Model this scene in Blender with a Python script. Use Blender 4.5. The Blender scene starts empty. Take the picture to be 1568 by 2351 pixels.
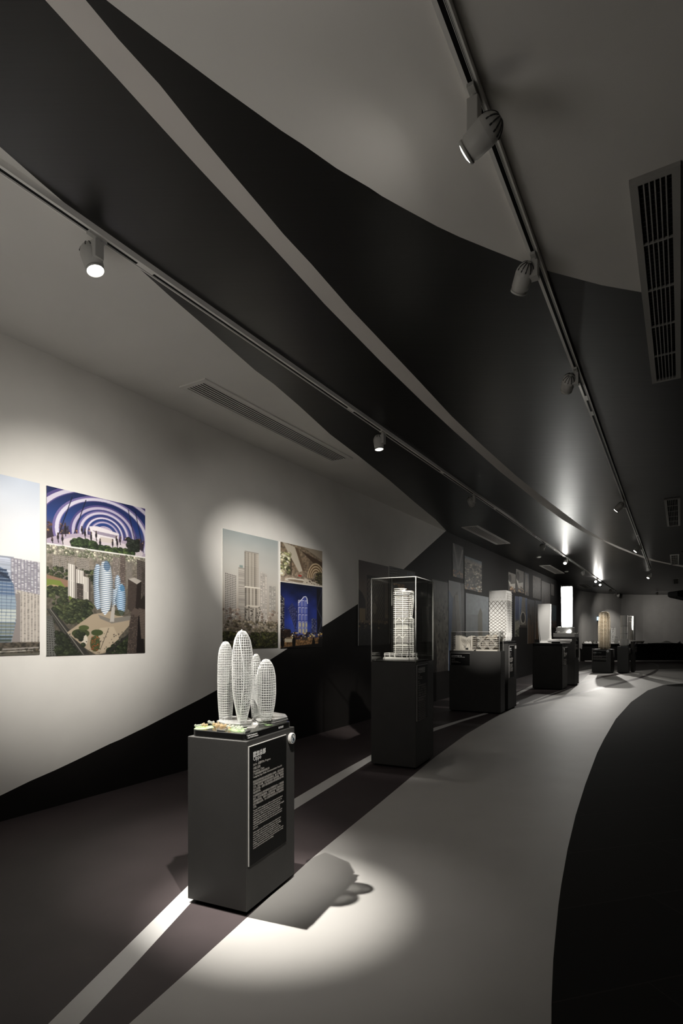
import bpy, bmesh, math, random
import numpy as np
from mathutils import Vector, Matrix, Quaternion
from mathutils.geometry import delaunay_2d_cdt

random.seed(7)
S = bpy.context.scene
COL = S.collection

# ---------------------------------------------------------------- camera, world, exposure
F, HY, CX, H, ZC = 1270.0, 1456.0, 784.0, 1.40, 3.65     # focal length in px of the 1568x2351 frame, horizon row, eye height, ceiling height
cam = bpy.data.objects.new('camera', bpy.data.cameras.new('camera')); COL.objects.link(cam)
cam.location = (0, 0, H); cam.rotation_euler = (math.pi/2, 0, 0)
cam.data.sensor_width = 36; cam.data.sensor_fit = 'AUTO'
cam.data.lens = 36*F/2351; cam.data.shift_y = (HY-1175.5)/2351
cam.data.clip_end = 200; cam.data.clip_start = 0.05
S.camera = cam
w = bpy.data.worlds.new('world'); S.world = w; w.use_nodes = True
w.node_tree.nodes['Background'].inputs[0].default_value = (0.02, 0.02, 0.02, 1)
w.node_tree.nodes['Background'].inputs[1].default_value = 0.3
S.view_settings.view_transform = 'Standard'; S.view_settings.look = 'None'
S.view_settings.gamma = 1.0; S.view_settings.use_curve_mapping = False
S.view_settings.exposure = 0.0
try:
    S.cycles.use_denoising = True
    S.cycles.max_bounces = 10; S.cycles.diffuse_bounces = 5; S.cycles.transparent_max_bounces = 24
    S.cycles.sample_clamp_indirect = 6.0
    S.cycles.caustics_reflective = True; S.cycles.blur_glossy = 0.5
except Exception: pass
POWER = 1.0
# added soft fill light, unseen on the left, lifting the dim ceiling and wall
g = bpy.data.lights.new('fill_light', 'AREA'); g.shape = 'RECTANGLE'; g.size = 1.6; g.size_y = 1.2; g.energy = 11; g.color = (1.0, 0.96, 0.90)
go = bpy.data.objects.new('fill_light', g); COL.objects.link(go); go.location = (-2.1, 1.5, 1.7)
go.rotation_euler = (Vector((-1.2, 3.0, 3.65))-go.location).to_track_quat('-Z', 'Y').to_euler()

# ---------------------------------------------------------------- measuring helpers: a ray of the photo onto a real plane
def ray(px, py): return Vector(((px-CX)/F, 1.0, -(py-HY)/F))
def on_z(px, py, z):
    r = ray(px, py); t = (z-H)/r.z
    return Vector((r.x*t, t, z))
def fl(px, py): return on_z(px, py, 0.0)
def ce(px, py): return on_z(px, py, ZC)
WO = Vector((-2.547, 4.125, 0)); WA = math.radians(58.77)
WT = Vector((math.cos(WA), math.sin(WA), 0)); WN = Vector((math.sin(WA), -math.cos(WA), 0))
def wall_sz(px, py):
    r = ray(px, py); o = Vector((0, 0, H))
    t = (WO-o).dot(WN)/r.dot(WN); p = o+r*t
    return ((p-WO).dot(WT), p.z)
def wall_pt(s, z, off=0.0): return WO+WT*s+WN*off+Vector((0, 0, z))

# ---------------------------------------------------------------- materials
def lin(c): return tuple((x/12.92 if x <= 0.04045 else ((x+0.055)/1.055)**2.4) for x in c)
def nodes(m): m.use_nodes = True; return m.node_tree.nodes, m.node_tree.links
def mat(name, col, rough=0.5, metal=0.0, spec=0.5, noise=0.0, nscale=8.0, bump=0.0, bscale=200.0, emit=None, estr=0.0, coat=0.0, stretch=None):
    m = bpy.data.materials.new(name); n, l = nodes(m); b = n['Principled BSDF']
    b.inputs['Base Color'].default_value = (*col, 1); b.inputs['Roughness'].default_value = rough
    b.inputs['Metallic'].default_value = metal; b.inputs['Specular IOR Level'].default_value = spec
    b.inputs['Coat Weight'].default_value = coat
    tc = n.new('ShaderNodeTexCoord'); mp = n.new('ShaderNodeMapping'); l.new(tc.outputs['Object'], mp.inputs[0])
    if stretch: mp.inputs['Scale'].default_value = stretch
    if noise:
        t = n.new('ShaderNodeTexNoise'); t.inputs['Scale'].default_value = nscale; t.inputs['Detail'].default_value = 5
        l.new(mp.outputs[0], t.inputs['Vector'])
        r = n.new('ShaderNodeMapRange'); r.inputs['From Min'].default_value = 0.3; r.inputs['From Max'].default_value = 0.7
        r.inputs['To Min'].default_value = 1-noise; r.inputs['To Max'].default_value = 1+noise
        l.new(t.outputs['Fac'], r.inputs['Value'])
        x = n.new('ShaderNodeVectorMath'); x.operation = 'SCALE'; x.inputs[0].default_value = col
        l.new(r.outputs[0], x.inputs['Scale']); l.new(x.outputs[0], b.inputs['Base Color'])
    if bump:
        t2 = n.new('ShaderNodeTexNoise'); t2.inputs['Scale'].default_value = bscale; t2.inputs['Detail'].default_value = 3
        l.new(mp.outputs[0], t2.inputs['Vector'])
        bp = n.new('ShaderNodeBump'); bp.inputs['Strength'].default_value = bump; bp.inputs['Distance'].default_value = 0.002
        l.new(t2.outputs['Fac'], bp.inputs['Height']); l.new(bp.outputs[0], b.inputs['Normal'])
    if emit:
        b.inputs['Emission Color'].default_value = (*emit, 1); b.inputs['Emission Strength'].default_value = estr
    return m
def glass_mat(name, tint=(0.97, 0.97, 0.95), base=0.04, rough=0.03, clear=1.0, film=(0.8, 0.8, 0.78)):
    """thin clear acrylic: lets light straight through, mirrors more towards grazing angles; clear < 1 adds a milky film"""
    m = bpy.data.materials.new(name); n, l = nodes(m); n.clear()
    o = n.new('ShaderNodeOutputMaterial'); g = n.new('ShaderNodeNewGeometry')
    d = n.new('ShaderNodeVectorMath'); d.operation = 'DOT_PRODUCT'
    l.new(g.outputs['Normal'], d.inputs[0]); l.new(g.outputs['Incoming'], d.inputs[1])
    def mth(op, a, b=None):
        k = n.new('ShaderNodeMath'); k.operation = op
        for i, v in enumerate((a, b)):
            if v is None: continue
            if isinstance(v, (int, float)): k.inputs[i].default_value = v
            else: l.new(v, k.inputs[i])
        return k.outputs[0]
    f = mth('ADD', mth('MULTIPLY', mth('POWER', mth('SUBTRACT', 1.0, mth('ABSOLUTE', d.outputs['Value'])), 5.0), 1-base), base)
    tr = n.new('ShaderNodeBsdfTransparent'); tr.inputs[0].default_value = (*tint, 1)
    gl = n.new('ShaderNodeBsdfGlossy'); gl.inputs['Roughness'].default_value = rough
    body = tr.outputs[0]
    if clear < 1:
        df = n.new('ShaderNodeBsdfDiffuse'); df.inputs[0].default_value = (*film, 1)
        mx0 = n.new('ShaderNodeMixShader'); mx0.inputs[0].default_value = 1-clear
        l.new(tr.outputs[0], mx0.inputs[1]); l.new(df.outputs[0], mx0.inputs[2]); body = mx0.outputs[0]
    mx = n.new('ShaderNodeMixShader'); l.new(f, mx.inputs[0]); l.new(body, mx.inputs[1]); l.new(gl.outputs[0], mx.inputs[2])
    l.new(mx.outputs[0], o.inputs[0])
    return m
def print_mat(name, rough=0.55):
    m = bpy.data.materials.new(name); n, l = nodes(m); b = n['Principled BSDF']
    a = n.new('ShaderNodeVertexColor'); a.layer_name = 'ink'
    l.new(a.outputs['Color'], b.inputs['Base Color']); b.inputs['Roughness'].default_value = rough
    b.inputs['Specular IOR Level'].default_value = 0.3
    return m
def emis(name, col, s):
    m = bpy.data.materials.new(name); n, l = nodes(m); n.clear()
    o = n.new('ShaderNodeOutputMaterial'); e = n.new('ShaderNodeEmission')
    e.inputs[0].default_value = (*col, 1); e.inputs[1].default_value = s; l.new(e.outputs[0], o.inputs[0]); return m

M = {}
M['wall_white'] = mat('wall_white_paint', (0.74, 0.72, 0.68), 0.75, spec=0.2, noise=0.03, nscale=3, bump=0.06, bscale=240)
M['wall_dark'] = mat('wall_dark_paint', (0.012, 0.0108, 0.0104), 0.62, spec=0.10, noise=0.08, nscale=4)
M['wall_grey'] = mat('wall_grey_paint', (0.34, 0.33, 0.315), 0.7, spec=0.2, noise=0.04, nscale=3)
M['ceil_white'] = mat('ceiling_white_paint', (0.78, 0.76, 0.72), 0.8, spec=0.15, noise=0.02, nscale=2)
M['ceil_stripe'] = mat('ceiling_stripe_paint', (0.74, 0.70, 0.66), 0.8, spec=0.15)
M['floor_light'] = mat('floor_light_vinyl', (0.50, 0.487, 0.465), 0.5, spec=0.2, noise=0.03, nscale=2.5)
M['floor_white'] = mat('floor_white_vinyl', (0.72, 0.71, 0.69), 0.42, spec=0.3)
M['floor_dark'] = mat('floor_dark_vinyl', (0.062, 0.050, 0.051), 0.45, spec=0.2, noise=0.10, nscale=3)
M['floor_grey'] = mat('floor_grey_vinyl', (0.085, 0.078, 0.075), 0.40, spec=0.3)
def ceiling_dark():
    m = mat('ceiling_dark_lacquer', (0.007, 0.0066, 0.0062), 0.33, spec=0.55); n, l = nodes(m); b = n['Principled BSDF']
    tc = n.new('ShaderNodeTexCoord'); mp = n.new('ShaderNodeMapping'); mp.inputs['Scale'].default_value = (0.7, 26, 1); mp.inputs['Rotation'].default_value = (0, 0, math.radians(-8))
    l.new(tc.outputs['Object'], mp.inputs[0])
    t = n.new('ShaderNodeTexNoise'); t.inputs['Scale'].default_value = 2.2; t.inputs['Detail'].default_value = 6; l.new(mp.outputs[0], t.inputs['Vector'])
    bp = n.new('ShaderNodeBump'); bp.inputs['Strength'].default_value = 0.09; bp.inputs['Distance'].default_value = 0.004
    l.new(t.outputs['Fac'], bp.inputs['Height']); l.new(bp.outputs[0], b.inputs['Normal'])
    r = n.new('ShaderNodeMapRange'); r.inputs['To Min'].default_value = 0.30; r.inputs['To Max'].default_value = 0.42
    l.new(t.outputs['Fac'], r.inputs['Value']); l.new(r.outputs[0], b.inputs['Roughness'])
    return m
M['ceil_dark'] = ceiling_dark()
def floor_tile():
    m = mat('floor_dark_tile', (0.016, 0.0155, 0.014), 0.8, spec=0.08); n, l = nodes(m); b = n['Principled BSDF']
    tc = n.new('ShaderNodeTexCoord'); mp = n.new('ShaderNodeMapping'); mp.inputs['Rotation'].default_value = (0, 0, math.radians(-16))
    l.new(tc.outputs['Object'], mp.inputs[0])
    k = n.new('ShaderNodeTexBrick'); k.inputs['Scale'].default_value = 1.0; k.inputs['Mortar Size'].default_value = 0.004
    k.inputs['Brick Width'].default_value = 1.2; k.inputs['Row Height'].default_value = 0.6
    k.inputs['Color1'].default_value = (0.016, 0.0155, 0.014, 1); k.inputs['Color2'].default_value = (0.019, 0.018, 0.016, 1); k.inputs['Mortar'].default_value = (0.028, 0.027, 0.024, 1)
    l.new(mp.outputs[0], k.inputs['Vector']); l.new(k.outputs['Color'], b.inputs['Base Color'])
    return m
M['floor_tile'] = floor_tile()
M['plinth'] = mat('plinth_grey_paint', (0.050, 0.0487, 0.0465), 0.55, spec=0.25, noise=0.05, nscale=6, bump=0.12, bscale=300)
M['black'] = mat('black_satin', (0.010, 0.010, 0.010), 0.35, spec=0.4)
M['black_gloss'] = mat('black_gloss', (0.008, 0.008, 0.008), 0.20, spec=1.0, coat=1.0)
M['black_gloss'].node_tree.nodes['Principled BSDF'].inputs['Coat Roughness'].default_value = 0.2
M['black_gloss'].node_tree.nodes['Principled BSDF'].inputs['Coat IOR'].default_value = 3.2
M['mirror_sheet'] = mat('reflector_sheet', (0.42, 0.42, 0.41), 0.17, metal=1.0)  # mirror metal for the sheet added to throw light at the ceiling
M['black_matt'] = mat('black_matt', (0.008, 0.008, 0.008), 0.8, spec=0.1)
M['panel_black'] = mat('panel_black_print', (0.007, 0.007, 0.0068), 0.5, spec=0.12)
M['panel_edge'] = mat('panel_white_edge', (0.75, 0.73, 0.70), 0.6)
M['ink_white'] = mat('ink_white', (0.72, 0.72, 0.70), 0.6)
M['ink_grey'] = mat('ink_grey', (0.42, 0.40, 0.37), 0.6)
M['ink_blue'] = mat('ink_blue', (0.03, 0.075, 0.11), 0.5)
M['model_white'] = mat('model_white', (0.80, 0.79, 0.76), 0.5, spec=0.3)
M['model_warm'] = mat('model_warm_white', (0.74, 0.70, 0.64), 0.55, spec=0.3)
M['model_gap'] = mat('model_gap', (0.17, 0.15, 0.13), 0.7, spec=0.1)
M['model_grey'] = mat('model_grey', (0.42, 0.41, 0.39), 0.5)
M['model_tan'] = mat('model_tan', (0.30, 0.235, 0.15), 0.55)  # darkened to paint in the shade missing behind the balcony rings
M['model_tan_light'] = mat('model_tan_light', (0.66, 0.57, 0.43), 0.5)
M['silver'] = mat('silver_sheet', (0.62, 0.62, 0.60), 0.25, metal=0.75)
M['fin'] = mat('clear_fin', (0.70, 0.70, 0.685), 0.22, spec=0.6, coat=0.3)
M['lawn'] = mat('model_lawn', (0.20, 0.30, 0.14), 0.6)
M['bead'] = glass_mat('bead_clear', tint=(0.86, 0.88, 0.82), base=0.16, rough=0.05, clear=0.75, film=(0.8, 0.82, 0.72))
M['bead_amber'] = glass_mat('bead_amber', tint=(0.85, 0.74, 0.55), base=0.14, rough=0.05, clear=0.7, film=(0.65, 0.52, 0.32))
M['skin'] = glass_mat('clear_skin', tint=(0.90, 0.91, 0.90), base=0.05, rough=0.08, clear=0.93, film=(0.75, 0.75, 0.73))
M['acrylic'] = glass_mat('acrylic_sheet', tint=(0.95, 0.95, 0.94), base=0.045, rough=0.02)
M['acrylic_edge'] = glass_mat('acrylic_edge', tint=(0.8, 0.8, 0.78), base=0.1, rough=0.1, clear=0.5, film=(0.7, 0.7, 0.67))
M['smoke'] = glass_mat('smoked_acrylic', tint=(0.62, 0.60, 0.57), base=0.05, rough=0.06, clear=0.75, film=(0.4, 0.38, 0.36))
M['lamp_paint'] = mat('lamp_grey_paint', (0.52, 0.51, 0.48), 0.45, spec=0.4)
M['lamp_dark'] = mat('lamp_vent_dark', (0.03, 0.03, 0.03), 0.5)
M['track_white'] = mat('track_white', (0.90, 0.88, 0.84), 0.5, spec=0.3)
M['track_slot'] = mat('track_slot_black', (0.006, 0.006, 0.006), 0.6, spec=0.1)
M['grille'] = mat('grille_paint', (0.38, 0.37, 0.345), 0.55, spec=0.2)
M['vent'] = mat('vent_paint', (0.74, 0.72, 0.68), 0.6, spec=0.2)
M['vent_dark'] = mat('vent_shade_backing', (0.02, 0.019, 0.018), 0.8, spec=0.1)  # flat dark sheet, paints the shade of an open void behind the slats
M['lens_on'] = emis('lens_lit', (1.0, 0.95, 0.86), 10.0)
M['lens_dim'] = emis('lens_lit_side', (1.0, 0.95, 0.86), 3.0)
M['lens_off'] = mat('lens_unlit', (0.30, 0.30, 0.28), 0.2, spec=0.8)
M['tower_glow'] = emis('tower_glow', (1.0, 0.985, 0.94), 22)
M['screen'] = emis('screen_glow', (0.45, 0.65, 0.80), 0.9)
M['screen_row'] = emis('screen_rows', (0.80, 0.92, 1.0), 1.5)
M['print'] = print_mat('poster_print')
M['foam'] = mat('poster_foam_edge', (0.60, 0.585, 0.55), 0.7)

# ---------------------------------------------------------------- mesh helpers
class MB:
    def __init__(s): s.v = []; s.f = []; s.m = []
    def add(s, vs, fs, mi=0):
        o = len(s.v); s.v += [tuple(p) for p in vs]
        for f in fs: s.f.append(tuple(i+o for i in f)); s.m.append(mi)
        return s
    def box(s, x0, x1, y0, y1, z0, z1, mi=0):
        return s.add([(x0,y0,z0),(x1,y0,z0),(x1,y1,z0),(x0,y1,z0),(x0,y0,z1),(x1,y0,z1),(x1,y1,z1),(x0,y1,z1)],
                     [(0,3,2,1),(4,5,6,7),(0,1,5,4),(1,2,6,5),(2,3,7,6),(3,0,4,7)], mi)
    def prism(s, pts, z0, z1, mi=0, pts1=None):
        n = len(pts); q = pts1 or pts
        return s.add([(x,y,z0) for x,y in pts]+[(x,y,z1) for x,y in q],
                     [tuple(range(n-1,-1,-1)), tuple(range(n,2*n))]+[(i,(i+1)%n,n+(i+1)%n,n+i) for i in range(n)], mi)
    def xprism(s, pts, y0, y1, mi=0):      # outline in x,z extruded along y
        n = len(pts)
        return s.add([(x,y0,z) for x,z in pts]+[(x,y1,z) for x,z in pts],
                     [tuple(range(n)), tuple(range(2*n-1,n-1,-1))]+[(i,n+i,n+(i+1)%n,(i+1)%n) for i in range(n)], mi)
    def tube(s, pts, r, n=4, closed=False, mi=0):
        pts = [Vector(p) for p in pts]; k = len(pts); vs = []; fs = []
        for i, p in enumerate(pts):
            a = pts[i-1] if (i or closed) else p; b = pts[(i+1) % k] if (i < k-1 or closed) else p
            t = (b-a).normalized() if (b-a).length > 1e-9 else Vector((0,0,1))
            up = Vector((0,0,1)) if abs(t.z) < 0.9 else Vector((0,1,0))
            e1 = t.cross(up).normalized(); e2 = e1.cross(t)
            rr = r[i] if isinstance(r, (list, tuple)) else r
            for j in range(n):
                th = 2*math.pi*(j+0.5)/n; vs.append(p+e1*(rr*math.cos(th))+e2*(rr*math.sin(th)))
        for i in range(k if closed else k-1):
            i2 = (i+1) % k
            for j in range(n): fs.append((i*n+j, i*n+(j+1)%n, i2*n+(j+1)%n, i2*n+j))
        if not closed: fs += [tuple(range(n-1,-1,-1)), tuple(range((k-1)*n, k*n))]
        return s.add(vs, fs, mi)
    def lathe(s, prof, n=24, mi=0, cap=True):   # profile (r, z) about z
        vs = []; fs = []
        for r, z in prof:
            for j in range(n):
                th = 2*math.pi*j/n; vs.append((r*math.cos(th), r*math.sin(th), z))
        for i in range(len(prof)-1):
            for j in range(n): fs.append((i*n+j, i*n+(j+1)%n, (i+1)*n+(j+1)%n, (i+1)*n+j))
        if cap: fs += [tuple(range(n-1,-1,-1)), tuple(range((len(prof)-1)*n, len(prof)*n))]
        return s.add(vs, fs, mi)
    def sheet(s, rows, mi=0, closed=False):
        n = len(rows[0]); vs = [p for r in rows for p in r]; fs = []
        for i in range(len(rows)-1):
            for j in range(n if closed else n-1): fs.append((i*n+j, i*n+(j+1)%n, (i+1)*n+(j+1)%n, (i+1)*n+j))
        return s.add(vs, fs, mi)
    def ball(s, c, r, mi=0, n=8, m=5, sz=1.0):
        vs = [(c[0], c[1], c[2]-r*sz)]; fs = []
        for i in range(1, m):
            a = math.pi*i/m
            for j in range(n):
                th = 2*math.pi*j/n; vs.append((c[0]+r*math.sin(a)*math.cos(th), c[1]+r*math.sin(a)*math.sin(th), c[2]-r*math.cos(a)*sz))
        vs.append((c[0], c[1], c[2]+r*sz)); L = len(vs)-1
        for j in range(n):
            fs.append((0, 1+(j+1)%n, 1+j)); fs.append((L, L-n+j, L-n+(j+1)%n))
        for i in range(m-2):
            for j in range(n): fs.append((1+i*n+j, 1+i*n+(j+1)%n, 1+(i+1)*n+(j+1)%n, 1+(i+1)*n+j))
        return s.add(vs, fs, mi)
    def xf(s, mtx):
        s.v = [tuple(mtx @ Vector(p)) for p in s.v]; return s
    def mesh(s, name, mats, smooth=False, recalc=True):
        me = bpy.data.meshes.new(name); me.from_pydata(s.v, [], s.f)
        for m in mats: me.materials.append(m)
        for p, mi in zip(me.polygons, s.m): p.material_index = mi; p.use_smooth = smooth
        if recalc:
            b = bmesh.new(); b.from_mesh(me); bmesh.ops.recalc_face_normals(b, faces=b.faces); b.to_mesh(me); b.free()
        return me
    def build(s, name, mats, parent=None, smooth=False, recalc=True, label=None):
        if not isinstance(mats, (list, tuple)): mats = [mats]
        o = bpy.data.objects.new(name, s.mesh(name, mats, smooth, recalc)); COL.objects.link(o)
        if parent: o.parent = parent
        if label: o['label'] = label
        return o
def smooth_by_angle(o, deg=35):
    b = bmesh.new(); b.from_mesh(o.data)
    for f in b.faces: f.smooth = True
    for e in b.edges:
        if len(e.link_faces) == 2 and e.calc_face_angle(0) > math.radians(deg): e.smooth = False
    b.to_mesh(o.data); b.free(); return o
def bevel(o, w=0.003, seg=2):
    b = bmesh.new(); b.from_mesh(o.data)
    es = [e for e in b.edges if len(e.link_faces) == 2 and e.calc_face_angle(0) > 0.6]
    bmesh.ops.bevel(b, geom=es, offset=w, segments=seg, affect='EDGES', profile=0.5)
    b.to_mesh(o.data); b.free(); return o
def tag(o, label, cat, group=None, kind=None):
    if label: o['label'] = label
    if cat: o['category'] = cat
    if group: o['group'] = group
    if kind: o['kind'] = kind
    return o
def thing(name, label, cat, loc=(0,0,0), rz=0.0, group=None):
    o = bpy.data.objects.new(name, None); COL.objects.link(o); o.empty_display_size = 0.1
    o.location = loc; o.rotation_euler = (0, 0, rz); return tag(o, label, cat, group)
def struct(o): o['kind'] = 'structure'; return o
def rrect(x0, x1, y0, y1, r, n=5):
    p = []
    for cx, cy, a0 in ((x1-r, y0+r, -90), (x1-r, y1-r, 0), (x0+r, y1-r, 90), (x0+r, y0+r, 180)):
        for i in range(n+1):
            a = math.radians(a0+90*i/n); p.append((cx+r*math.cos(a), cy+r*math.sin(a)))
    return p
def ell(cx, cy, rx, ry, n=32, p=2.0):
    o = []
    for i in range(n):
        a = 2*math.pi*i/n; c, s_ = math.cos(a), math.sin(a)
        o.append((cx+rx*math.copysign(abs(c)**(2/p), c), cy+ry*math.copysign(abs(s_)**(2/p), s_)))
    return o
def text(body, size, m, parent, o, right, up, name='lettering', bold=0.0, space=1.0, line=1.0, ex=0.0002, width=None):
    c = bpy.data.curves.new(name, 'FONT'); c.body = body; c.size = size; c.extrude = ex; c.offset = bold*size
    c.space_character = space; c.space_line = line; c.resolution_u = 2
    if width: c.text_boxes[0].width = width
    t = bpy.data.objects.new(name, c)
    me = bpy.data.meshes.new_from_object(t); bpy.data.objects.remove(t)
    right = Vector(right); up = Vector(up); nrm = right.cross(up); o = Vector(o)
    n = len(me.vertices); co = np.empty(n*3); me.vertices.foreach_get('co', co); co = co.reshape(-1, 3)
    A = np.array([right, up, nrm]); co = co @ A + np.array(o)
    me.vertices.foreach_set('co', co.ravel()); me.update(); me.materials.clear(); me.materials.append(m); me.name = name
    ob = bpy.data.objects.new(name, me); COL.objects.link(ob)
    if parent: ob.parent = parent
    return ob
# ---------------------------------------------------------------- the shell: floor, ceiling, walls with their painted shapes
def painted(name, outer, regions, to3, mats, flip=False):
    """one flat surface cut along the painted outlines; later regions paint over earlier ones"""
    vs = []; fs = []
    for poly in [outer]+[r[0] for r in regions]:
        f = []
        for p in poly: f.append(len(vs)); vs.append(Vector((p[0], p[1])))
        fs.append(f)
    es = []; o = 0
    for f in fs: es += [(f[i], f[(i+1) % len(f)]) for i in range(len(f))]
    ov, oe, of, *_ = delaunay_2d_cdt(vs, es, [], 0, 1e-5)
    def inside(poly, x, y):
        r = False; n = len(poly)
        for i in range(n):
            (xa, ya), (xb, yb) = poly[i], poly[(i+1) % n]
            if (ya > y) != (yb > y) and x < (xb-xa)*(y-ya)/(yb-ya)+xa: r = not r
        return r
    me = bpy.data.meshes.new(name); tri = []; mi = []
    for f in of:
        x = sum(ov[i].x for i in f)/3; y = sum(ov[i].y for i in f)/3
        if not inside(outer, x, y): continue
        k = 0
        for poly, j in regions:
            if inside(poly, x, y): k = j
        tri.append(tuple(reversed(f)) if flip else tuple(f)); mi.append(k)
    me.from_pydata([to3(v.x, v.y) for v in ov], [], tri)
    for m in mats: me.materials.append(M[m])
    for p, i in zip(me.polygons, mi): p.material_index = i
    me.update()
    o = bpy.data.objects.new(name, me); COL.objects.link(o); return struct(o)
def P2(v): return (v.x, v.y)
def grow(a, b, t):     # continue the line b->a beyond a by t metres
    d = (Vector(a)-Vector(b)).normalized(); return tuple(Vector(a)+d*t)
wall0 = wall_pt(-8.2, 0); wall1 = wall_pt(25.55, 0)
back = [(wall1.x, wall1.y), (11.55, 27.5), (12.5, 28.8), (13.7, 30.0), (14.6, 30.65), (15.8, 31.25), (17.2, 31.58), (18.4, 31.64), (25.5, 31.64)]
room = [(wall0.x, wall0.y), (4.3, wall0.y)] + back[::-1]

# floor
Lm = [fl(*p) for p in [(150,2481),(296,2351),(440,2222),(580,2094.5),(718,1968.6),(870,1845),(960,1770),(998.8,1737.9),(1070,1686),(1146,1641),(1188.8,1621.5),(1244,1600),(1318.6,1574.9),(1336,1563),(1349,1550),(1366,1541.5),(1400,1539),(1440,1540),(1464.5,1540),(1506.6,1536.5),(1568,1535)]]
Rm = [fl(*p) for p in [(1265.5,2440),(1265.7,2351),(1266,2304.5),(1270,2203),(1274,2158),(1282,2077.6),(1288.7,2029.8),(1303,1949),(1321.5,1871.6),(1343.5,1801),(1371,1728),(1386.6,1697),(1413.7,1650.6),(1448.6,1611.9),(1487.4,1584.7),(1522,1573),(1568,1569)]]
lm = [P2(p) for p in Lm]; rm = [P2(p) for p in Rm]
near_l = grow(lm[0], lm[1], 5.0); near_r = grow(rm[0], rm[1], 4.2)
light_main = [near_r]+rm+[(24, rm[-1][1]+0.6), (24, lm[-1][1])]+lm[::-1]+[near_l]
tile = [near_r]+rm+[(24, rm[-1][1]+0.6), (24, 29.0), (4.25, wall0.y+0.05), (near_r[0], wall0.y+0.05)]
def strip_px(left, right): return [P2(fl(*p)) for p in right]+[P2(fl(*p)) for p in left][::-1]
sl = [(430.8,2034),(560,1920),(675.9,1833.6),(765,1780.8),(852.8,1732.4),(925,1700),(998.8,1670),(1060,1652),(1119,1635),(1165,1621),(1191,1611.5)]
sr = [(438.8,2072),(560,1948),(675.9,1858.6),(765,1802.8),(852.8,1746.2),(925,1710.5),(998.8,1677.8),(1060,1656.5),(1121,1638.2),(1166,1624),(1191,1615)]
s_l = [P2(fl(110.3,2351)), P2(fl(270,2193))]+[P2(fl(*p)) for p in sl]; s_r = [P2(fl(181.4,2351)), P2(fl(311,2212))]+[P2(fl(*p)) for p in sr]
stripe = [grow(s_r[0], s_r[1], 4.0)]+s_r+s_l[::-1]+[grow(s_l[0], s_l[1], 4.0)]
def band(line, wpx): return strip_px([(x, y-wpx*k/2) for x, y, k in line], [(x, y+wpx*k/2) for x, y, k in line])
dark_b = band([(1160,1630,.5),(1188.8,1622.5,1),(1231,1614.5,1),(1309,1596.5,1),(1386.6,1577.5,1),(1464,1558,1),(1492,1548,1.0)], 4.6)
loop_b = band([(1492,1548,1.0),(1504,1542,1.1),(1512,1535,1.2),(1512,1529,1.1),(1500,1523.5,.6),(1484,1520.5,.4)], 6)
dark_a = band([(1225,1612,.7),(1255,1600,1),(1297,1584.5,1),(1332,1569,1),(1383,1554,1),(1423,1547,.9),(1450,1543.5,.5)], 4.0)
dark_c = band([(1322,1561,1),(1336,1551,1),(1352,1544.5,1),(1372,1541,.8)], 4.0)
stripe2 = band([(1186,1594,1),(1218,1578,1),(1262,1561,1),(1331,1543.5,1),(1362,1538,.9)], 6.0)
under3 = band([(985,1659,.6),(1010,1659,1),(1075,1663.5,1),(1140,1668,.8)], 6.0)
wedge = [P2(fl(*p)) for p in [(1326,1539),(1345,1529),(1364,1524),(1364,1532)]]
floor = painted('floor', room, [(tile, 3), (under3, 4), (stripe, 2), (light_main, 1), (stripe2, 2), (wedge, 4), (dark_a, 0), (dark_b, 0), (dark_c, 0), (loop_b, 4)],
                lambda x, y: (x, y, 0), ['floor_dark', 'floor_light', 'floor_white', 'floor_tile', 'floor_grey'])

# ceiling
cl = [P2(ce(*p)) for p in [(0,337),(97,422),(241,545),(390,680),(490,766),(585.6,850),(629.6,882.5),(687,932),(757.8,997),(821,1045),(893.7,1102.6),(951,1152),(1000,1192.5),(1024,1218)]]
wl = [P2(wall_pt(s, 0)) for s in (wall_sz(1024, 1218)[0], 25.6)]
cr = [P2(ce(*p)) for p in [(244,0),(350.8,83),(500,195),(646,300),(695.4,332),(772,386),(800,402.7),(847.8,430.7),(876.5,450),(927.6,478.6),(1004,520),(1055,544),(1125.3,572.7),(1198.6,601.4),(1262,623.3),(1382,655),(1474,671.3),(1562,687),(1700,708)]]
band_c = [grow(cl[0], cl[1], 6)]+cl+[wl[0], wl[1]]+back+[(25.4, 25.0), grow(cr[-1], cr[-2], 1.2)]+cr[::-1]+[grow(cr[0], cr[1], 5)]
tl = [(103.6,0),(191,95.7),(271,182),(376,298),(459.5,389.3),(545,481),(619,560),(702,650.5),(745,698),(874,829.6),(976,928.5),(1043.5,991),(1148.7,1083.4),(1234.8,1152),(1292,1193.4),(1340,1222),(1368.4,1234.5),(1419.6,1259),(1489.7,1286.3),(1539,1296.5),(1568,1302.5)]
tr = [(196.7,0),(271,89.3),(366.7,194.5),(451,300),(523,386),(593.4,469),(650.8,537.6),(714.5,606),(804,708.4),(832.8,738.7),(954,866.3),(1037,955.6),(1104,1019.6),(1183.8,1091.3),(1247.6,1142.4),(1298.6,1180.6),(1342.7,1213.7),(1390.6,1241.9),(1453.8,1269),(1505,1286.3),(1542.7,1294.8),(1568,1298)]
tl = [P2(ce(*p)) for p in tl]; tr = [P2(ce(*p)) for p in tr]
stripe_c = [grow(tl[0], tl[1], 4)]+tl+[grow(tl[-1], tl[-2], 3), grow(tr[-1], tr[-2], 3)]+tr[::-1]+[grow(tr[0], tr[1], 4)]
painted('ceiling', room, [(band_c, 1), (stripe_c, 2)], lambda x, y: (x, y, ZC), ['ceil_white', 'ceil_dark', 'ceil_stripe'], flip=True)

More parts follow.
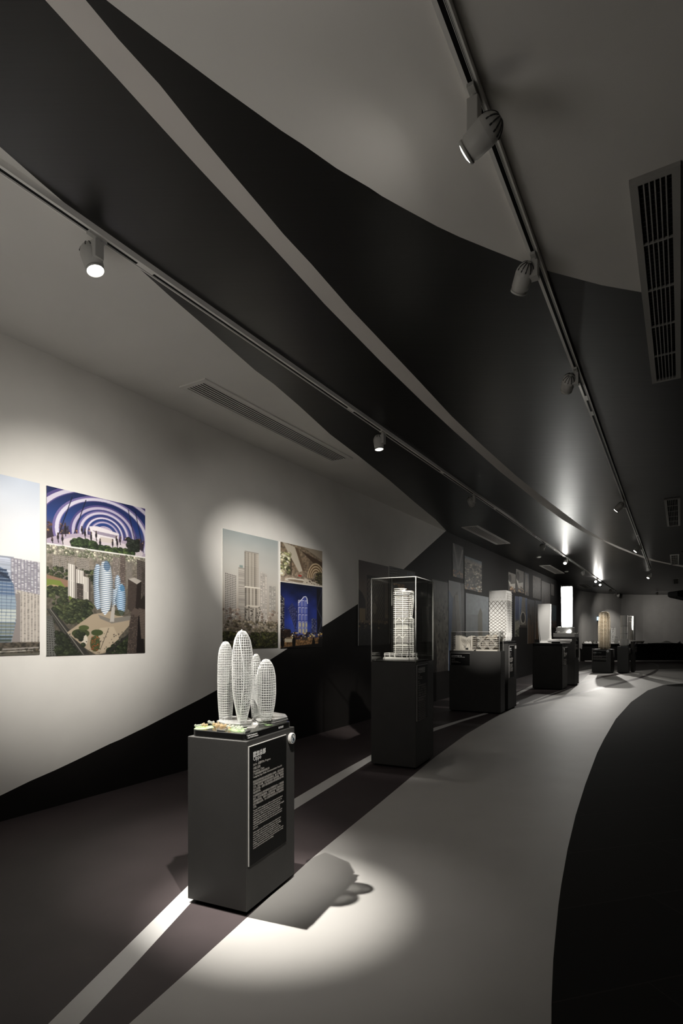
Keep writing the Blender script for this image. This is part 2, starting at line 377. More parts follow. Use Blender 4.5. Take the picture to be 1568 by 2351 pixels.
# left wall, in wall coordinates (along, up)
wd = [wall_sz(*p) for p in [(0,1827),(70,1792.8),(126,1768.5),(176,1745),(252,1708),(275.8,1698),(331.5,1671),(399,1636),(460,1605),(540,1561),(620.5,1514.7),(690,1470),(758.6,1427.5),(821.6,1386.8),(875,1350),(924,1309),(975,1263),(1024,1218.6)]]
wdark = [(25.55, 0), (25.55, ZC), (wd[-1][0], ZC)]+wd[::-1]+[(wd[0][0]-4.5, 0.0)]
painted('wall_left', [(-8.2, 0), (25.55, 0), (25.55, ZC), (-8.2, ZC)], [(wdark, 1)], lambda s, z: wall_pt(s, z), ['wall_white', 'wall_dark'])
def wallstrip(name, pts, m, z0=0, z1=ZC):
    b = MB(); b.sheet([[(x, y, z0) for x, y in pts], [(x, y, z1) for x, y in pts]]); return struct(b.build(name, M[m], recalc=False))
wallstrip('wall_back', back, 'wall_grey')
wallstrip('wall_right', [(25.5, 31.64), (4.3, wall0.y)], 'wall_dark')
wallstrip('wall_front', [(4.3, wall0.y), (wall0.x, wall0.y)], 'wall_dark')
b = MB(); b.box(12.45, 23.1, 28.30, 28.34, 0, 0.05); 
struct(b.build('baseboard_back', M['floor_light']))

# ---------------------------------------------------------------- ceiling fittings
def ceil_frame(pts):
    """ceiling rectangle from four photo corners: centre, angle, length, width"""
    q = [ce(*p) for p in pts]; a = (q[0]+q[3])/2; c = (q[1]+q[2])/2
    return (q[0]+q[1]+q[2]+q[3])/4, (c-a), (q[3]-q[0])
def slot_vent(pts, label, n=7):
    q = [ce(*p) for p in pts]     # near-left, near-right, far-right, far-left (long side from 1 to 2)
    cen = sum(q, Vector())/4; L = ((q[3]-q[0]).length+(q[2]-q[1]).length)/2; Wd = ((q[1]-q[0]).length+(q[2]-q[3]).length)/2
    ang = math.atan2(*( ((q[3]+q[2])-(q[0]+q[1])).yx ))
    t = thing('slot_vent', label, 'vent', (cen.x, cen.y, ZC), ang, 'white slot vents in the ceiling')
    e = 0.05*min(1, Wd/0.3); b = MB()
    for (x0, x1, y0, y1) in ((-L/2, L/2, -Wd/2, -Wd/2+e), (-L/2, L/2, Wd/2-e, Wd/2), (-L/2, -L/2+e, -Wd/2+e, Wd/2-e), (L/2-e, L/2, -Wd/2+e, Wd/2-e)):
        b.box(x0, x1, y0, y1, -0.012, 0)
    b.build('vent_frame', M['vent'], t)
    MB().box(-L/2+e, L/2-e, -Wd/2+e, Wd/2-e, -0.003, -0.001).build('dark_backing', M['vent_dark'], t)
    gw = (Wd-2*e)/n
    for i in range(n):
        y = -Wd/2+e+gw*(i+0.5); bb = MB()
        bb.box(-L/2+e, L/2-e, y-gw*.26, y+gw*.24, -0.0085, -0.006)
        bb.build('louvre', M['vent'], t)
slot_vent([(417,890),(465,864.5),(809.5,1051),(761.6,1061)], 'long white slotted ceiling vent over the white wall')
slot_vent([(1059.4,1210),(1096,1206),(1171,1246.6),(1139,1249.8)], 'white slotted vent in the dark ceiling above the lattice tower model')
slot_vent([(1238,1298.6),(1263,1297.2),(1295.3,1315.7),(1273.6,1317)], 'white slotted vent in the dark ceiling above the glowing tower model', 6)
slot_vent([(1324.6,1342),(1344.4,1341.2),(1359.7,1350.4),(1343,1351.4)], 'small white slotted vent where the back wall starts to curve', 6)

def grille(pts, label, ncross, nlong=5, nthick=4):
    q = [ce(*p) for p in pts]
    cen = sum(q, Vector())/4; L = ((q[3]-q[0]).length+(q[2]-q[1]).length)/2; Wd = ((q[1]-q[0]).length+(q[2]-q[3]).length)/2
    ang = math.atan2(*( ((q[3]+q[2])-(q[0]+q[1])).yx ))
    t = thing('air_grille', label, 'grille', (cen.x, cen.y, ZC), ang, 'barred air grilles along the right of the ceiling')
    e = Wd*0.17; b = MB()
    for (x0, x1, y0, y1) in ((-L/2, L/2, -Wd/2, -Wd/2+e), (-L/2, L/2, Wd/2-e, Wd/2), (-L/2, -L/2+e, -Wd/2+e, Wd/2-e), (L/2-e, L/2, -Wd/2+e, Wd/2-e)):
        b.box(x0, x1, y0, y1, -0.022, 0)
    b.build('grille_frame', M['grille'], t)
    MB().box(-L/2+e, L/2-e, -Wd/2+e, Wd/2-e, -0.002, -0.001).build('dark_backing', M['vent_dark'], t)
    for i in range(nlong):
        y = -Wd/2+e+(Wd-2*e)*(i+1)/(nlong+1)
        MB().box(-L/2+e, L/2-e, y-0.0032, y+0.0032, -0.021, -0.014).build('long_bar', M['grille'], t)
    sm = None
    for i in range(ncross):
        x = -L/2+e+(L-2*e)*(i+1)/(ncross+1)
        if not sm: sm = MB().box(-0.0022, 0.0022, -Wd/2+e, Wd/2-e, -0.010, -0.006).mesh('cross_slat', [M['lamp_dark']])
        k = bpy.data.objects.new('cross_slat', sm); COL.objects.link(k); k.parent = t; k.location = (x, 0, 0)
    for i in range(nthick):
        x = -L/2+e+(L-2*e)*(i+1)/(nthick+1)
        MB().box(x-0.006, x+0.006, -Wd/2+e, Wd/2-e, -0.0215, -0.010).build('cross_bar', M['grille'], t)
grille([(1444.5,416),(1562,364.5),(1563.3,861.5),(1497,877)], 'long barred air grille at the upper right of the ceiling', 64)
grille([(1525.6,1145.8),(1560.6,1141),(1561.5,1203.4),(1532.4,1207.7)], 'second nearest barred air grille in the dark ceiling', 24)
grille([(1537.9,1273.5),(1559,1272.3),(1559,1294.8),(1540,1295.7)], 'air grille touching the pale stripe far along the ceiling', 18)
grille([(1544.4,1328),(1558.4,1327.3),(1558.4,1339),(1545.6,1339.8)], 'farthest small air grille above the black projector', 14)
p = ce(1237, 1278); b = MB(); b.lathe([(0.0, -0.03), (0.05, -0.03), (0.062, -0.015), (0.065, 0)], 20)
o = b.build('smoke_detector', M['vent'], None, True); o.location = p; tag(o, 'small white round smoke detector in the dark ceiling', 'detector')
p = ce(1300.5, 1311.5); o2 = bpy.data.objects.new('smoke_detector', o.data); COL.objects.link(o2); o2.location = p
tag(o2, 'round ceiling detector just beyond the second slotted vent of the dark ceiling', 'detector')
p = ce(1372, 1344.5); b = MB(); b.lathe([(0.0, -0.05), (0.16, -0.05), (0.19, -0.03), (0.2, 0)], 20)
o = b.build('round_vent', M['vent'], None, True); o.location = p; tag(o, 'round white ceiling vent under the pair of far lit spotlights', 'vent')

# ---------------------------------------------------------------- tracks and spotlights
def track(pa, pb, near, far, label, joins, sg=1):
    a = ce(*pa); c = ce(*pb); d = (c-a).normalized(); a2 = a-d*near; c2 = c+d*far; L = (c2-a2).length
    ang = math.atan2(d.y, d.x)
    t = thing('lighting_track', label, 'lighting track', (a2.x, a2.y, ZC), ang, 'lighting tracks on the ceiling')
    W, D = 0.027, 0.036
    MB().box(0, L, -W, W, -D, 0).build('track_rail', M['track_white'], t)
    b = MB(); x = 0
    for j in sorted((ce(*k)-a2).dot(d) for k in joins)+[L+0.2]:
        if j-0.06 > x: b.box(x, min(j-0.06, L), -0.0095, 0.0085, -D-0.0008, -D+0.002)
        x = j+0.06
    b.box(0, L, min(sg*0.0125, sg*0.0145), max(sg*0.0125, sg*0.0145), -D-0.0006, -D+0.002); b.box(0, L, min(sg*0.0175, sg*0.0185), max(sg*0.0175, sg*0.0185), -D-0.0006, -D+0.002)
    b.build('track_slot', M['track_slot'], t)
    return a, d, ang
T1 = track((0, 372), (1302, 1279), 6.0, 14.5, 'straight white lighting track on the left, crossing the dark ceiling band', [(330,606),(803,933),(1018,1078),(1138,1163),(1232,1229),(1275,1259)])
T2 = track((1018, 0), (1437, 1155), 3.2, 11.0, 'straight white lighting track on the right side of the ceiling', [(1353,904),(1365,940),(1470,1226)], -1)

head_me = {}
def lamp_meshes():
    b = MB(); b.box(-0.055, 0.055, -0.014, 0.014, -0.052, -0.0373); b.lathe([(0.017, -0.075), (0.019, -0.07), (0.019, -0.052)], 16)
    head_me['adapter'] = b.mesh('adapter', [M['lamp_paint']])
    b = MB(); b.prism(rrect(-0.028, 0.028, -0.024, 0.024, 0.005), -0.235, -0.07)
    head_me['driver_box'] = b.mesh('driver_box', [M['lamp_paint']])
    b = MB(); b.prism(rrect(-0.028, 0.028, -0.024, 0.024, 0.005), -0.165, -0.07)
    head_me['short_box'] = b.mesh('driver_box', [M['lamp_paint']])
    # head about its own axis: light leaves along -z, pivot at origin
    b = MB(); b.lathe([(0.046, -0.098), (0.0465, -0.080), (0.051, -0.076), (0.0555, -0.02), (0.057, 0.0)], 28, cap=False)
    prof = [(0.057*math.cos(math.radians(a)), 0.066*math.sin(math.radians(a))) for a in (0, 15, 30, 45, 60, 75, 88)]
    b.lathe(prof, 28, cap=False); b.add([(0.057*math.cos(2*math.pi*j/28)*0.035, 0.057*math.sin(2*math.pi*j/28)*0.035, 0.066) for j in range(28)], [tuple(range(28))])
    head_me['lamp_head'] = b.mesh('lamp_head', [M['lamp_paint']], True)
    b = MB()
    for k in range(5):                                     # dark cooling slots bent over the dome
        ph = math.radians(-58+29*k); pts = []
        for a in range(18, 80, 8):
            r = 0.0574*math.cos(math.radians(a)); z = 0.0666*math.sin(math.radians(a))
            pts.append((r*math.cos(ph+1.2), r*math.sin(ph+1.2), z))
        b.tube(pts, 0.0034, 4)
        pts2 = [(-x, -y, z) for x, y, z in pts]; b.tube(pts2, 0.0034, 4)
    head_me['cooling_slots'] = b.mesh('cooling_slots', [M['lamp_dark']])
    b = MB(); b.lathe([(0.0462, -0.088), (0.049, -0.088), (0.049, -0.101), (0.0462, -0.101), (0.0462, -0.088)], 28, cap=False)
    head_me['bezel'] = b.mesh('bezel', [M['lamp_paint']], True)
    b = MB(); b.lathe([(0.0, -0.1085), (0.022, -0.107), (0.036, -0.1035), (0.045, -0.098)], 24, cap=False)
    for k in ('lens_on', 'lens_dim', 'lens_off'): head_me[k] = b.mesh('lens', [M[k]], recalc=False)
    b = MB(); b.box(-0.05, -0.03, -0.012, 0.012, -0.012, 0.018); head_me['pivot'] = b.mesh('pivot', [M['lamp_paint']])
lamp_meshes()
def ob(name, me, parent, loc=(0,0,0), rot=None):
    o = bpy.data.objects.new(name, me); COL.objects.link(o); o.parent = parent; o.location = loc
    if rot: o.rotation_mode = 'QUATERNION'; o.rotation_quaternion = rot
    return o
def lamp(tr, px, py, aim, label, lens='lens_off', energy=0.0, size=32, blend=0.7, side=1, dist=None, spill=0.0, mid_lobe=None, drop=0.120, off=0.054, col=(1.0, 0.955, 0.89), soft=0.03):
    """a spotlight hung from track tr at the photo row py (or dist metres along it), aimed at a real point"""
    a, d, ang = tr
    if dist is None:
        q = ce(px, py); dist = (q-a).dot(d)
    pos = a+d*dist
    t = thing('track_spotlight', label, 'spotlight', (pos.x, pos.y, ZC), ang, 'spotlights on the ceiling tracks')
    ob('adapter', head_me['adapter'], t); ob('driver_box', head_me['driver_box' if drop > 0.2 else 'short_box'], t)
    hp = Vector((0, off*side, -drop))
    R = Matrix.Rotation(ang, 3, 'Z'); wp = pos+R @ hp; v = (Vector(aim)-wp).normalized()
    loc = R.inverted() @ v; q = loc.to_track_quat('-Z', 'Y')
    h = ob('lamp_head', head_me['lamp_head'], t, hp, q)
    ob('cooling_slots', head_me['cooling_slots'], h); ob('bezel', head_me['bezel'], h); ob('lens', head_me[lens], h)
    b = MB(); b.box(-0.014, 0.014, min(0.0, 0.04*side), max(0.0, 0.04*side), -drop-0.012, -drop+0.018); b.build('pivot', M['lamp_paint'], t)
    for energy, size, blend in ((energy, size, blend), (spill, 150, 1.0), (*(mid_lobe or (0, 60)), 1.0)):
        if not energy: continue
        L = bpy.data.lights.new('spot', 'SPOT'); L.energy = energy*POWER; L.color = col; L.spot_size = math.radians(size); L.spot_blend = blend; L.shadow_soft_size = soft
        lo = bpy.data.objects.new('spot', L); COL.objects.link(lo); lo.parent = h; lo.location = (0, 0, -0.135)
    return t
# ---------------------------------------------------------------- printed posters on the left wall (pictures drawn in numpy, stored as ink colours)
class Pic:
    def __init__(s, w, h, col=(0.5,0.5,0.5), ss=2):
        s.w, s.h, s.ss = w, h, ss; s.W, s.H = w*ss, h*ss
        s.a = np.empty((s.H, s.W, 3)); s.a[:] = col
        s.X, s.Y = np.meshgrid((np.arange(s.W)+0.5)/s.W, (np.arange(s.H)+0.5)/s.H)
        s.rng = np.random.RandomState(w*7+h)
    def grad(s, stops, x0=0, x1=1, y0=0, y1=1):
        ys = [k[0] for k in stops]; m = (s.X >= x0) & (s.X <= x1) & (s.Y >= y0) & (s.Y <= y1)
        for c in range(3): s.a[..., c][m] = np.interp(s.Y[m], ys, [k[1][c] for k in stops])
        return s
    def put(s, m, col, al=1.0):
        if np.isscalar(al): s.a[m] = s.a[m]*(1-al)+np.array(col)*al
        else: s.a[m] = s.a[m]*(1-al[m][:, None])+np.array(col)*al[m][:, None]
    def pmask(s, pts):
        x = [p[0] for p in pts]; y = [p[1] for p in pts]
        i0 = max(0, int(min(y)*s.H)-1); i1 = min(s.H, int(max(y)*s.H)+2); j0 = max(0, int(min(x)*s.W)-1); j1 = min(s.W, int(max(x)*s.W)+2)
        m = np.zeros((s.H, s.W), bool)
        if i1 <= i0 or j1 <= j0: return m
        X = s.X[i0:i1, j0:j1]; Y = s.Y[i0:i1, j0:j1]; r = np.zeros(X.shape, bool); n = len(pts)
        for k in range(n):
            xa, ya = pts[k]; xb, yb = pts[(k+1) % n]
            if ya == yb: continue
            c = ((ya > Y) != (yb > Y)) & (X < (xb-xa)*(Y-ya)/(yb-ya)+xa); r ^= c
        m[i0:i1, j0:j1] = r; return m
    def poly(s, pts, col, al=1.0): s.put(s.pmask(pts), col, al); return s
    def rect(s, x0, x1, y0, y1, col, al=1.0): return s.poly([(x0,y0),(x1,y0),(x1,y1),(x0,y1)], col, al)
    def ell(s, cx, cy, rx, ry, col, al=1.0, ymin=0, ymax=1):
        s.put((((s.X-cx)/rx)**2+((s.Y-cy)/ry)**2 < 1) & (s.Y >= ymin) & (s.Y <= ymax), col, al); return s
    def ring(s, cx, cy, rx, ry, t, col, al=1.0, ymin=0, ymax=1):
        q = np.sqrt(((s.X-cx)/rx)**2+((s.Y-cy)/ry)**2); s.put((q < 1) & (q > 1-t) & (s.Y >= ymin) & (s.Y <= ymax), col, al); return s
    def line(s, pts, wd, col, al=1.0):
        asp = s.h/s.w
        for (xa, ya), (xb, yb) in zip(pts[:-1], pts[1:]):
            dx, dy = xb-xa, (yb-ya)*asp; l = math.hypot(dx, dy) or 1e-6; nx, ny = -dy/l*wd/2, dx/l*wd/2/asp
            s.poly([(xa+nx,ya+ny),(xb+nx,yb+ny),(xb-nx,yb-ny),(xa-nx,ya-ny)], col, al)
        return s
    def facade(s, q, base, win, nx, ny, fx=0.55, fy=0.5, jit=0.3, al=1.0, fill=1.0):
        """quad q = top-left, top-right, bottom-right, bottom-left, with a grid of windows"""
        s.poly(q, base, al); q = [np.array(p) for p in q]
        for i in range(nx):
            for j in range(ny):
                if s.rng.rand() > fill: continue
                u0 = (i+0.5-fx/2)/nx; u1 = (i+0.5+fx/2)/nx; v0 = (j+0.5-fy/2)/ny; v1 = (j+0.5+fy/2)/ny
                P = lambda u, v: tuple((q[0]*(1-u)+q[1]*u)*(1-v)+(q[3]*(1-u)+q[2]*u)*v)
                k = 1+jit*(s.rng.rand()*2-1)
                s.poly([P(u0,v0),P(u1,v0),P(u1,v1),P(u0,v1)], np.clip(np.array(win)*k, 0, 1), al)
        return s
    def blobs(s, n, x0, x1, y0, y1, cols, r0, r1, al=1.0, test=None):
        asp = s.w/s.h
        pts = sorted([(y0+(y1-y0)*s.rng.rand(), x0+(x1-x0)*s.rng.rand()) for _ in range(n)])
        for y, x in pts:
            if test and not test(x, y): continue
            r = r0+(r1-r0)*s.rng.rand(); c = np.array(cols[s.rng.randint(len(cols))])*(0.8+0.4*s.rng.rand())
            i0, i1 = max(0,int((y-r*asp)*s.H)), min(s.H,int((y+r*asp)*s.H)+2); j0, j1 = max(0,int((x-r)*s.W)), min(s.W,int((x+r)*s.W)+2)
            if i1 <= i0 or j1 <= j0: continue
            X = s.X[i0:i1,j0:j1]; Y = s.Y[i0:i1,j0:j1]; m = ((X-x)/r)**2+((Y-y)/(r*asp))**2 < 1
            sub = s.a[i0:i1,j0:j1]; sub[m] = sub[m]*(1-al)+np.clip(c,0,1)*al
            m2 = ((X-x+r*.25)/(r*.55))**2+((Y-y+r*asp*.3)/(r*asp*.5))**2 < 1
            sub[m2] = sub[m2]*(1-al)+np.clip(c*1.45,0,1)*al
        return s
    def noise(s, amp, cell=6, x0=0, x1=1, y0=0, y1=1, sx=1.0):
        g = s.rng.rand(int(s.H/cell)+3, int(s.W/(cell*sx))+3)
        yi = s.Y*s.H/cell; xi = s.X*s.W/(cell*sx); a, b_ = yi.astype(int), xi.astype(int); fy, fx = yi-a, xi-b_
        v = (g[a,b_]*(1-fx)+g[a,b_+1]*fx)*(1-fy)+(g[a+1,b_]*(1-fx)+g[a+1,b_+1]*fx)*fy
        m = (s.X >= x0) & (s.X <= x1) & (s.Y >= y0) & (s.Y <= y1)
        s.a[m] = np.clip(s.a[m]*(1+amp*(v[m][:, None]*2-1)), 0, 1); return s
    def out(s):
        return np.clip(s.a, 0, 1).reshape(s.h, s.ss, s.w, s.ss, 3).mean((1, 3))
def print_mesh(img, W, Hh, y=0.0):
    h, w_ = img.shape[:2]
    xs = np.linspace(-W/2, W/2, w_); zs = np.linspace(Hh, 0, h); Xg, Zg = np.meshgrid(xs, zs)
    co = np.stack([Xg, np.full_like(Xg, y), Zg], -1).reshape(-1, 3)
    idx = np.arange(h*w_).reshape(h, w_)
    q = np.stack([idx[1:, :-1], idx[1:, 1:], idx[:-1, 1:], idx[:-1, :-1]], -1).reshape(-1, 4)
    me = bpy.data.meshes.new('print'); me.vertices.add(len(co)); me.vertices.foreach_set('co', co.ravel())
    me.loops.add(q.size); me.loops.foreach_set('vertex_index', q.ravel().astype(np.int32))
    me.polygons.add(len(q)); me.polygons.foreach_set('loop_start', np.arange(0, q.size, 4, dtype=np.int32))
    me.update(calc_edges=True)
    L = np.where(img <= 0.04045, img/12.92, ((img+0.055)/1.055)**2.4)*0.9
    ca = me.color_attributes.new('ink', 'FLOAT_COLOR', 'POINT')
    ca.data.foreach_set('color', np.concatenate([L, np.ones((h, w_, 1))], -1).ravel().astype(np.float32))
    me.materials.append(M['print']); return me
def poster(x0, x1, yt, yb, img, label, thick=0.008, group='building posters on the left wall'):
    """a flat poster between photo columns x0,x1; yt,yb = top and bottom rows at its left edge x0"""
    s0, zt = wall_sz(x0, yt); _, zb = wall_sz(x0, yb); s1, _ = wall_sz(x1, yt)
    return poster_at(s0, s1, zb, zt, img, label, thick, group)
def poster_at(s0, s1, zb, zt, img, label, thick=0.008, group='building posters on the left wall'):
    c = wall_pt((s0+s1)/2, zb, 0.0); W = s1-s0; Hh = zt-zb
    t = thing('poster', label, 'poster', c, WA, group)
    MB().box(-W/2, W/2, -thick, 0.0, 0, Hh).build('backing_board', M['foam'], t)
    o = bpy.data.objects.new('print', print_mesh(img, W, Hh, -thick-0.0006)); COL.objects.link(o); o.parent = t
    return t
def hexc(h): return tuple(int(h[i:i+2], 16)/255 for i in (0, 2, 4))
TREE = [hexc('2a2f22'), hexc('353a28'), hexc('23281d'), hexc('40452f')]

def pic_glass_tower_day():      # tall poster at the left edge: pale sky, round glass tower, office blocks
    p = Pic(150, 300)
    p.grad([(0, hexc('cfd8e6')), (0.25, hexc('e8eaee')), (0.5, hexc('f0eee9')), (1, hexc('e9e4da'))]).noise(0.03, 60)
    p.facade([(.50,.445),(.74,.447),(.74,.95),(.50,.95)], hexc('aab3c3'), hexc('c8ccd6'), 1, 46, .96, .4)
    p.facade([(.71,.452),(1,.462),(1,.68),(.71,.66)], hexc('8c8995'), hexc('c9c6c6'), 9, 26, .6, .45)
    p.facade([(.76,.63),(1,.65),(1,.95),(.76,.95)], hexc('c4bcb2'), hexc('77726f'), 7, 36, .5, .5)
    p.poly([(.72,.66),(.80,.645),(.80,.95),(.72,.95)], hexc('8d8683'))
    for k in range(30): p.poly([(0,.30+.02*k),(.47-.002*k,.308+.02*k),(.47-.002*k,.314+.02*k),(0,.307+.02*k)], hexc('6d5d52'))
    p.poly([(0,.22),(.42,.26),(.47,.34),(.46,.6),(0,.62)], hexc('857567'), .75)
    p.poly([(.44,.5),(.56,.497),(.66,.525),(.735,.60),(.76,.70),(.755,.82),(.72,.91),(.68,.935),(.3,.935),(.3,.6)], hexc('5d7088'))
    for k in range(22):
        y = .52+.0185*k; c = [hexc('33435c'), hexc('5b7190'), hexc('93a5b4'), hexc('c5ccc6'), hexc('7f877c'), hexc('48514a')][min(5, k//4)]
        xr = .66+.1*math.sin(min(1, max(0, (y-.5)/.22))*math.pi/2)-.05*max(0, (y-.78)/.15)
        p.rect(.3, xr, y, y+.0125, c); p.rect(.3, xr+.005, y+.0125, y+.0155, hexc('aeb9c4'))
    for k in range(9): p.line([(.36+.045*k,.53),(.36+.043*k,.93)], .004, hexc('3d4a5c'), .5)
    for k in range(12): p.line([(.46+.018*k,.50+.004*k),(.50+.018*k,.53+.004*k)], .008, hexc('1e2738'))
    p.rect(0, 1, .925, 1, hexc('4a443b')).noise(0.5, 5, y0=.925)
    p.line([(0,.975),(1,.957)], .018, hexc('97918a')).line([(0,.986),(1,.972)], .008, hexc('c7c2b8')).rect(0, 1, .985, 1, hexc('5d5a50'))
    p.blobs(40, 0, 1, .955, .985, [hexc('2b2a24'), hexc('403a2f')], .006, .02)
    return p.out()
def pic_arches_and_aerial():    # poster right of it: arched night hall above, aerial view of the towers below
    p = Pic(236, 392, hexc('ece9e4')); d = .335
    def up(y): return y*d
    p.grad([(0, hexc('1b2450')), (up(.5), hexc('26407c')), (up(.68), hexc('4d4f7c')), (up(.75), hexc('3a3038'))], y1=d)
    p.blobs(160, 0, 1, up(.62), up(.82), [hexc('5e4338'), hexc('3b3236'), hexc('9a7a58'), hexc('2c2b38')], .004, .013)
    cols = [hexc('6a5f96'), hexc('bdb4cb'), hexc('7f78ad'), hexc('cfc8d8'), hexc('8f8bbb'), hexc('d5d0df')]
    cy = up(.70)
    for k, (rx, ry) in enumerate([(.98,1.15),(.70,.90),(.50,.72),(.345,.56),(.27,.46),(.205,.36),(.155,.27),(.105,.18)]):
        t = .13 if k < 3 else .16
        p.ring(.55, cy, rx, up(ry), t, hexc('544a80') if k % 2 else hexc('766a9c'), ymax=cy+up(.25))
        p.ring(.55, cy, rx*(1-t*.35), up(ry)*(1-t*.35), t*.55, cols[(k*2+1) % 6] if k else hexc('b9a79c'), ymax=cy+up(.25))
    p.ell(.55, cy, .09, up(.15), hexc('c9b7c9'))
    for x in (.09, .22, .90, .98): p.line([(x, up(.92)), (x+(.14 if x < .5 else -.10), up(.10))], .008, hexc('14172c'))
    p.poly([(0,up(.93)),(.12,up(.82)),(.30,up(.74)),(.80,up(.74)),(.95,up(.88)),(1,up(.95)),(1,d),(0,d)], hexc('b3a5b6'))
    p.ell(.55, up(.95), .42, up(.17), hexc('d2c7cc'), ymax=d)
    p.poly([(.39,up(.58)),(.47,up(.55)),(.70,up(.62)),(.69,up(.74)),(.64,up(.84)),(.48,up(.80)),(.42,up(.78))], hexc('e4dde0'))
    p.poly([(.42,up(.64)),(.69,up(.66)),(.66,up(.72)),(.47,up(.70))], hexc('9b90a0')).rect(.5, .64, up(.74), up(.83), hexc('cfc4bd'))
    for x, y, h_ in [(.165,.78,.17),(.10,.93,.12),(.14,.95,.12),(.35,.80,.15),(.32,.72,.10),(.41,.86,.17),(.46,.79,.13),(.50,.92,.13),(.63,.90,.14),(.68,.88,.14),(.71,.80,.1),(.67,.78,.09),(.05,.97,.06)]:
        p.ell(x, up(y-h_/2), .010, up(h_*.4), hexc('221c22')); p.ell(x, up(y-h_*.95), .007, up(.028), hexc('4a3a34')); p.line([(x,up(y-.02)),(x+.006,up(y+h_*.35))], .008, hexc('1b171c'))
    p.blobs(120, .22, .46, up(.86), up(1.0), [hexc('26301f'), hexc('35422a'), hexc('1c2418')], .01, .028, test=lambda x, y: y > up(.86)+(.0 if x > .25 else .01))
    p.blobs(110, .50, .86, up(.93), up(1.0), [hexc('2e3a25'), hexc('1f281b'), hexc('43502f')], .012, .03)
    p.blobs(70, .80, .92, up(.70), up(.92), [hexc('262a24'), hexc('1a1d18')], .01, .03)
    p.rect(0, 1, d, d+.009, hexc('eeebe6'))
    # aerial city
    y0 = d+.009
    p.grad([(y0, hexc('8d887d')), (.42, hexc('857d72')), (.55, hexc('6d665b')), (1, hexc('48443b'))], y0=y0).noise(.22, 7, y0=y0)
    p.blobs(200, 0, 1, y0+.005, y0+.05, [hexc('5c604d'), hexc('8e897b'), hexc('6d6d5f')], .006, .02)
    for x in (.05,.12,.19,.27,.33): p.facade([(x,.40),(x+.06,.405),(x+.06,.50),(x,.50)], hexc('9a938a'), hexc('5d5650'), 4, 9)
    p.blobs(140, 0, .5, .47, .55, TREE, .008, .02)
    p.poly([(0,.52),(.19,.545),(.20,.60),(0,.61)], hexc('8d6f5c')).poly([(0,.545),(.12,.55),(.17,.59),(0,.605)], hexc('76843f')).ell(.06, .59, .06, .012, hexc('b39878'))
    p.blobs(110, 0, .22, .595, .645, TREE, .012, .026)
    for a, b_, c, e in [(.19,.255,.44,.64),(.265,.335,.47,.66),(.335,.385,.51,.69)]:
        p.facade([(a,c),(b_,c+.008),(b_,e+.01),(a,e)], hexc('dcd7cf'), hexc('7d756d'), 3, 2, .28, .98); p.poly([(b_,c+.008),(b_+.02,c+.02),(b_+.02,e+.02),(b_,e+.01)], hexc('554e48'))
    p.facade([(.27,.555),(.335,.56),(.335,.70),(.27,.69)], hexc('433d39'), hexc('5c544d'), 3, 10)
    p.poly([(.2,.635),(.27,.665),(.27,.69),(.2,.66)], hexc('6d7a3d'))
    p.poly([(.28,.70),(.36,.73),(.36,.75),(.28,.72)], hexc('6d7a3d'))
    p.blobs(260, .05, .42, .66, .80, TREE, .012, .028, test=lambda x, y: y < .69+.35*(.45-x) or x > .12)
    p.poly([(0,.72),(.05,.72),(.40,1),(.26,1)], hexc('34332f')).line([(.03,.72),(.34,1)], .006, hexc('c9c4b6'), .6).line([(.015,.72),(.30,1)], .004, hexc('9a9687'), .5)
    p.poly([(.42,.745),(.18,.86),(.36,.96),(.46,1.0),(.55,.99),(.80,.82),(.85,.78),(.62,.72)], hexc('a79882'))
    p.poly([(.50,.83),(.64,.82),(.70,.90),(.52,.99),(.40,.92)], hexc('b5a68f'))
    p.ell(.31, .865, .085, .028, hexc('3d452c')); p.ell(.34, .83, .05, .016, hexc('4b5532')); p.ell(.47, .86, .06, .02, hexc('3f4a2b')); p.ell(.45, .93, .05, .05, hexc('4d4a2c')); p.blobs(60, .41, .49, .88, .97, [hexc('6b4226'), hexc('3d452b')], .006, .014)
    p.ell(.345, .905, .03, .034, hexc('cfc6b6')); p.line([(.59,.83),(.50,.97)], .006, hexc('564f44'))
    p.blobs(60, .2, .75, .84, .99, [hexc('2f2b26'), hexc('45403a')], .003, .007)
    p.poly([(0,.76),(.05,.76),(.12,1),(0,1)], hexc('55544f')); p.facade([(0,.78),(.055,.79),(.10,1),(0,1)], hexc('6a6a66'), hexc('34342f'), 4, 16)
    p.blobs(220, .08, .34, .86, 1.0, [hexc('1f231a'), hexc('292e20')], .012, .026, test=lambda x, y: abs(x-(.02+(y-.72)*1.2)) > .05)
    p.blobs(300, .46, .86, .87, 1.0, [hexc('23281b'), hexc('2d3322'), hexc('1b2016')], .012, .026, test=lambda x, y: y > 1.02-.42*(x-.46))
    p.line([(.56,1.0),(.83,.86)], .02, hexc('2b2a27'))
    # dark right-hand towers
    for q, b_, c in [([(.63,.36),(.70,.365),(.70,.56),(.63,.56)], '756c66', 'a79e94'), ([(.71,.345),(.77,.35),(.77,.58),(.71,.57)], '5b504c', '80756c'),
                    ([(.78,.385),(.85,.39),(.85,.55),(.78,.55)], '8b847b', '5e5852'), ([(.90,.36),(1,.37),(1,.6),(.90,.58)], '625a55', '3e3835'), ([(.96,.41),(1,.415),(1,.62),(.96,.61)], '3c3532', '6a625b')]:
        p.facade(q, hexc(b_), hexc(c), 5, 18)
    p.facade([(.80,.50),(.90,.53),(.88,.74),(.79,.70)], hexc('4f453f'), hexc('2e2825'), 6, 22); p.poly([(.80,.50),(.87,.485),(.955,.505),(.90,.53)], hexc('b5aea5')); p.poly([(.90,.53),(.955,.505),(.94,.72),(.88,.74)], hexc('29221f'))
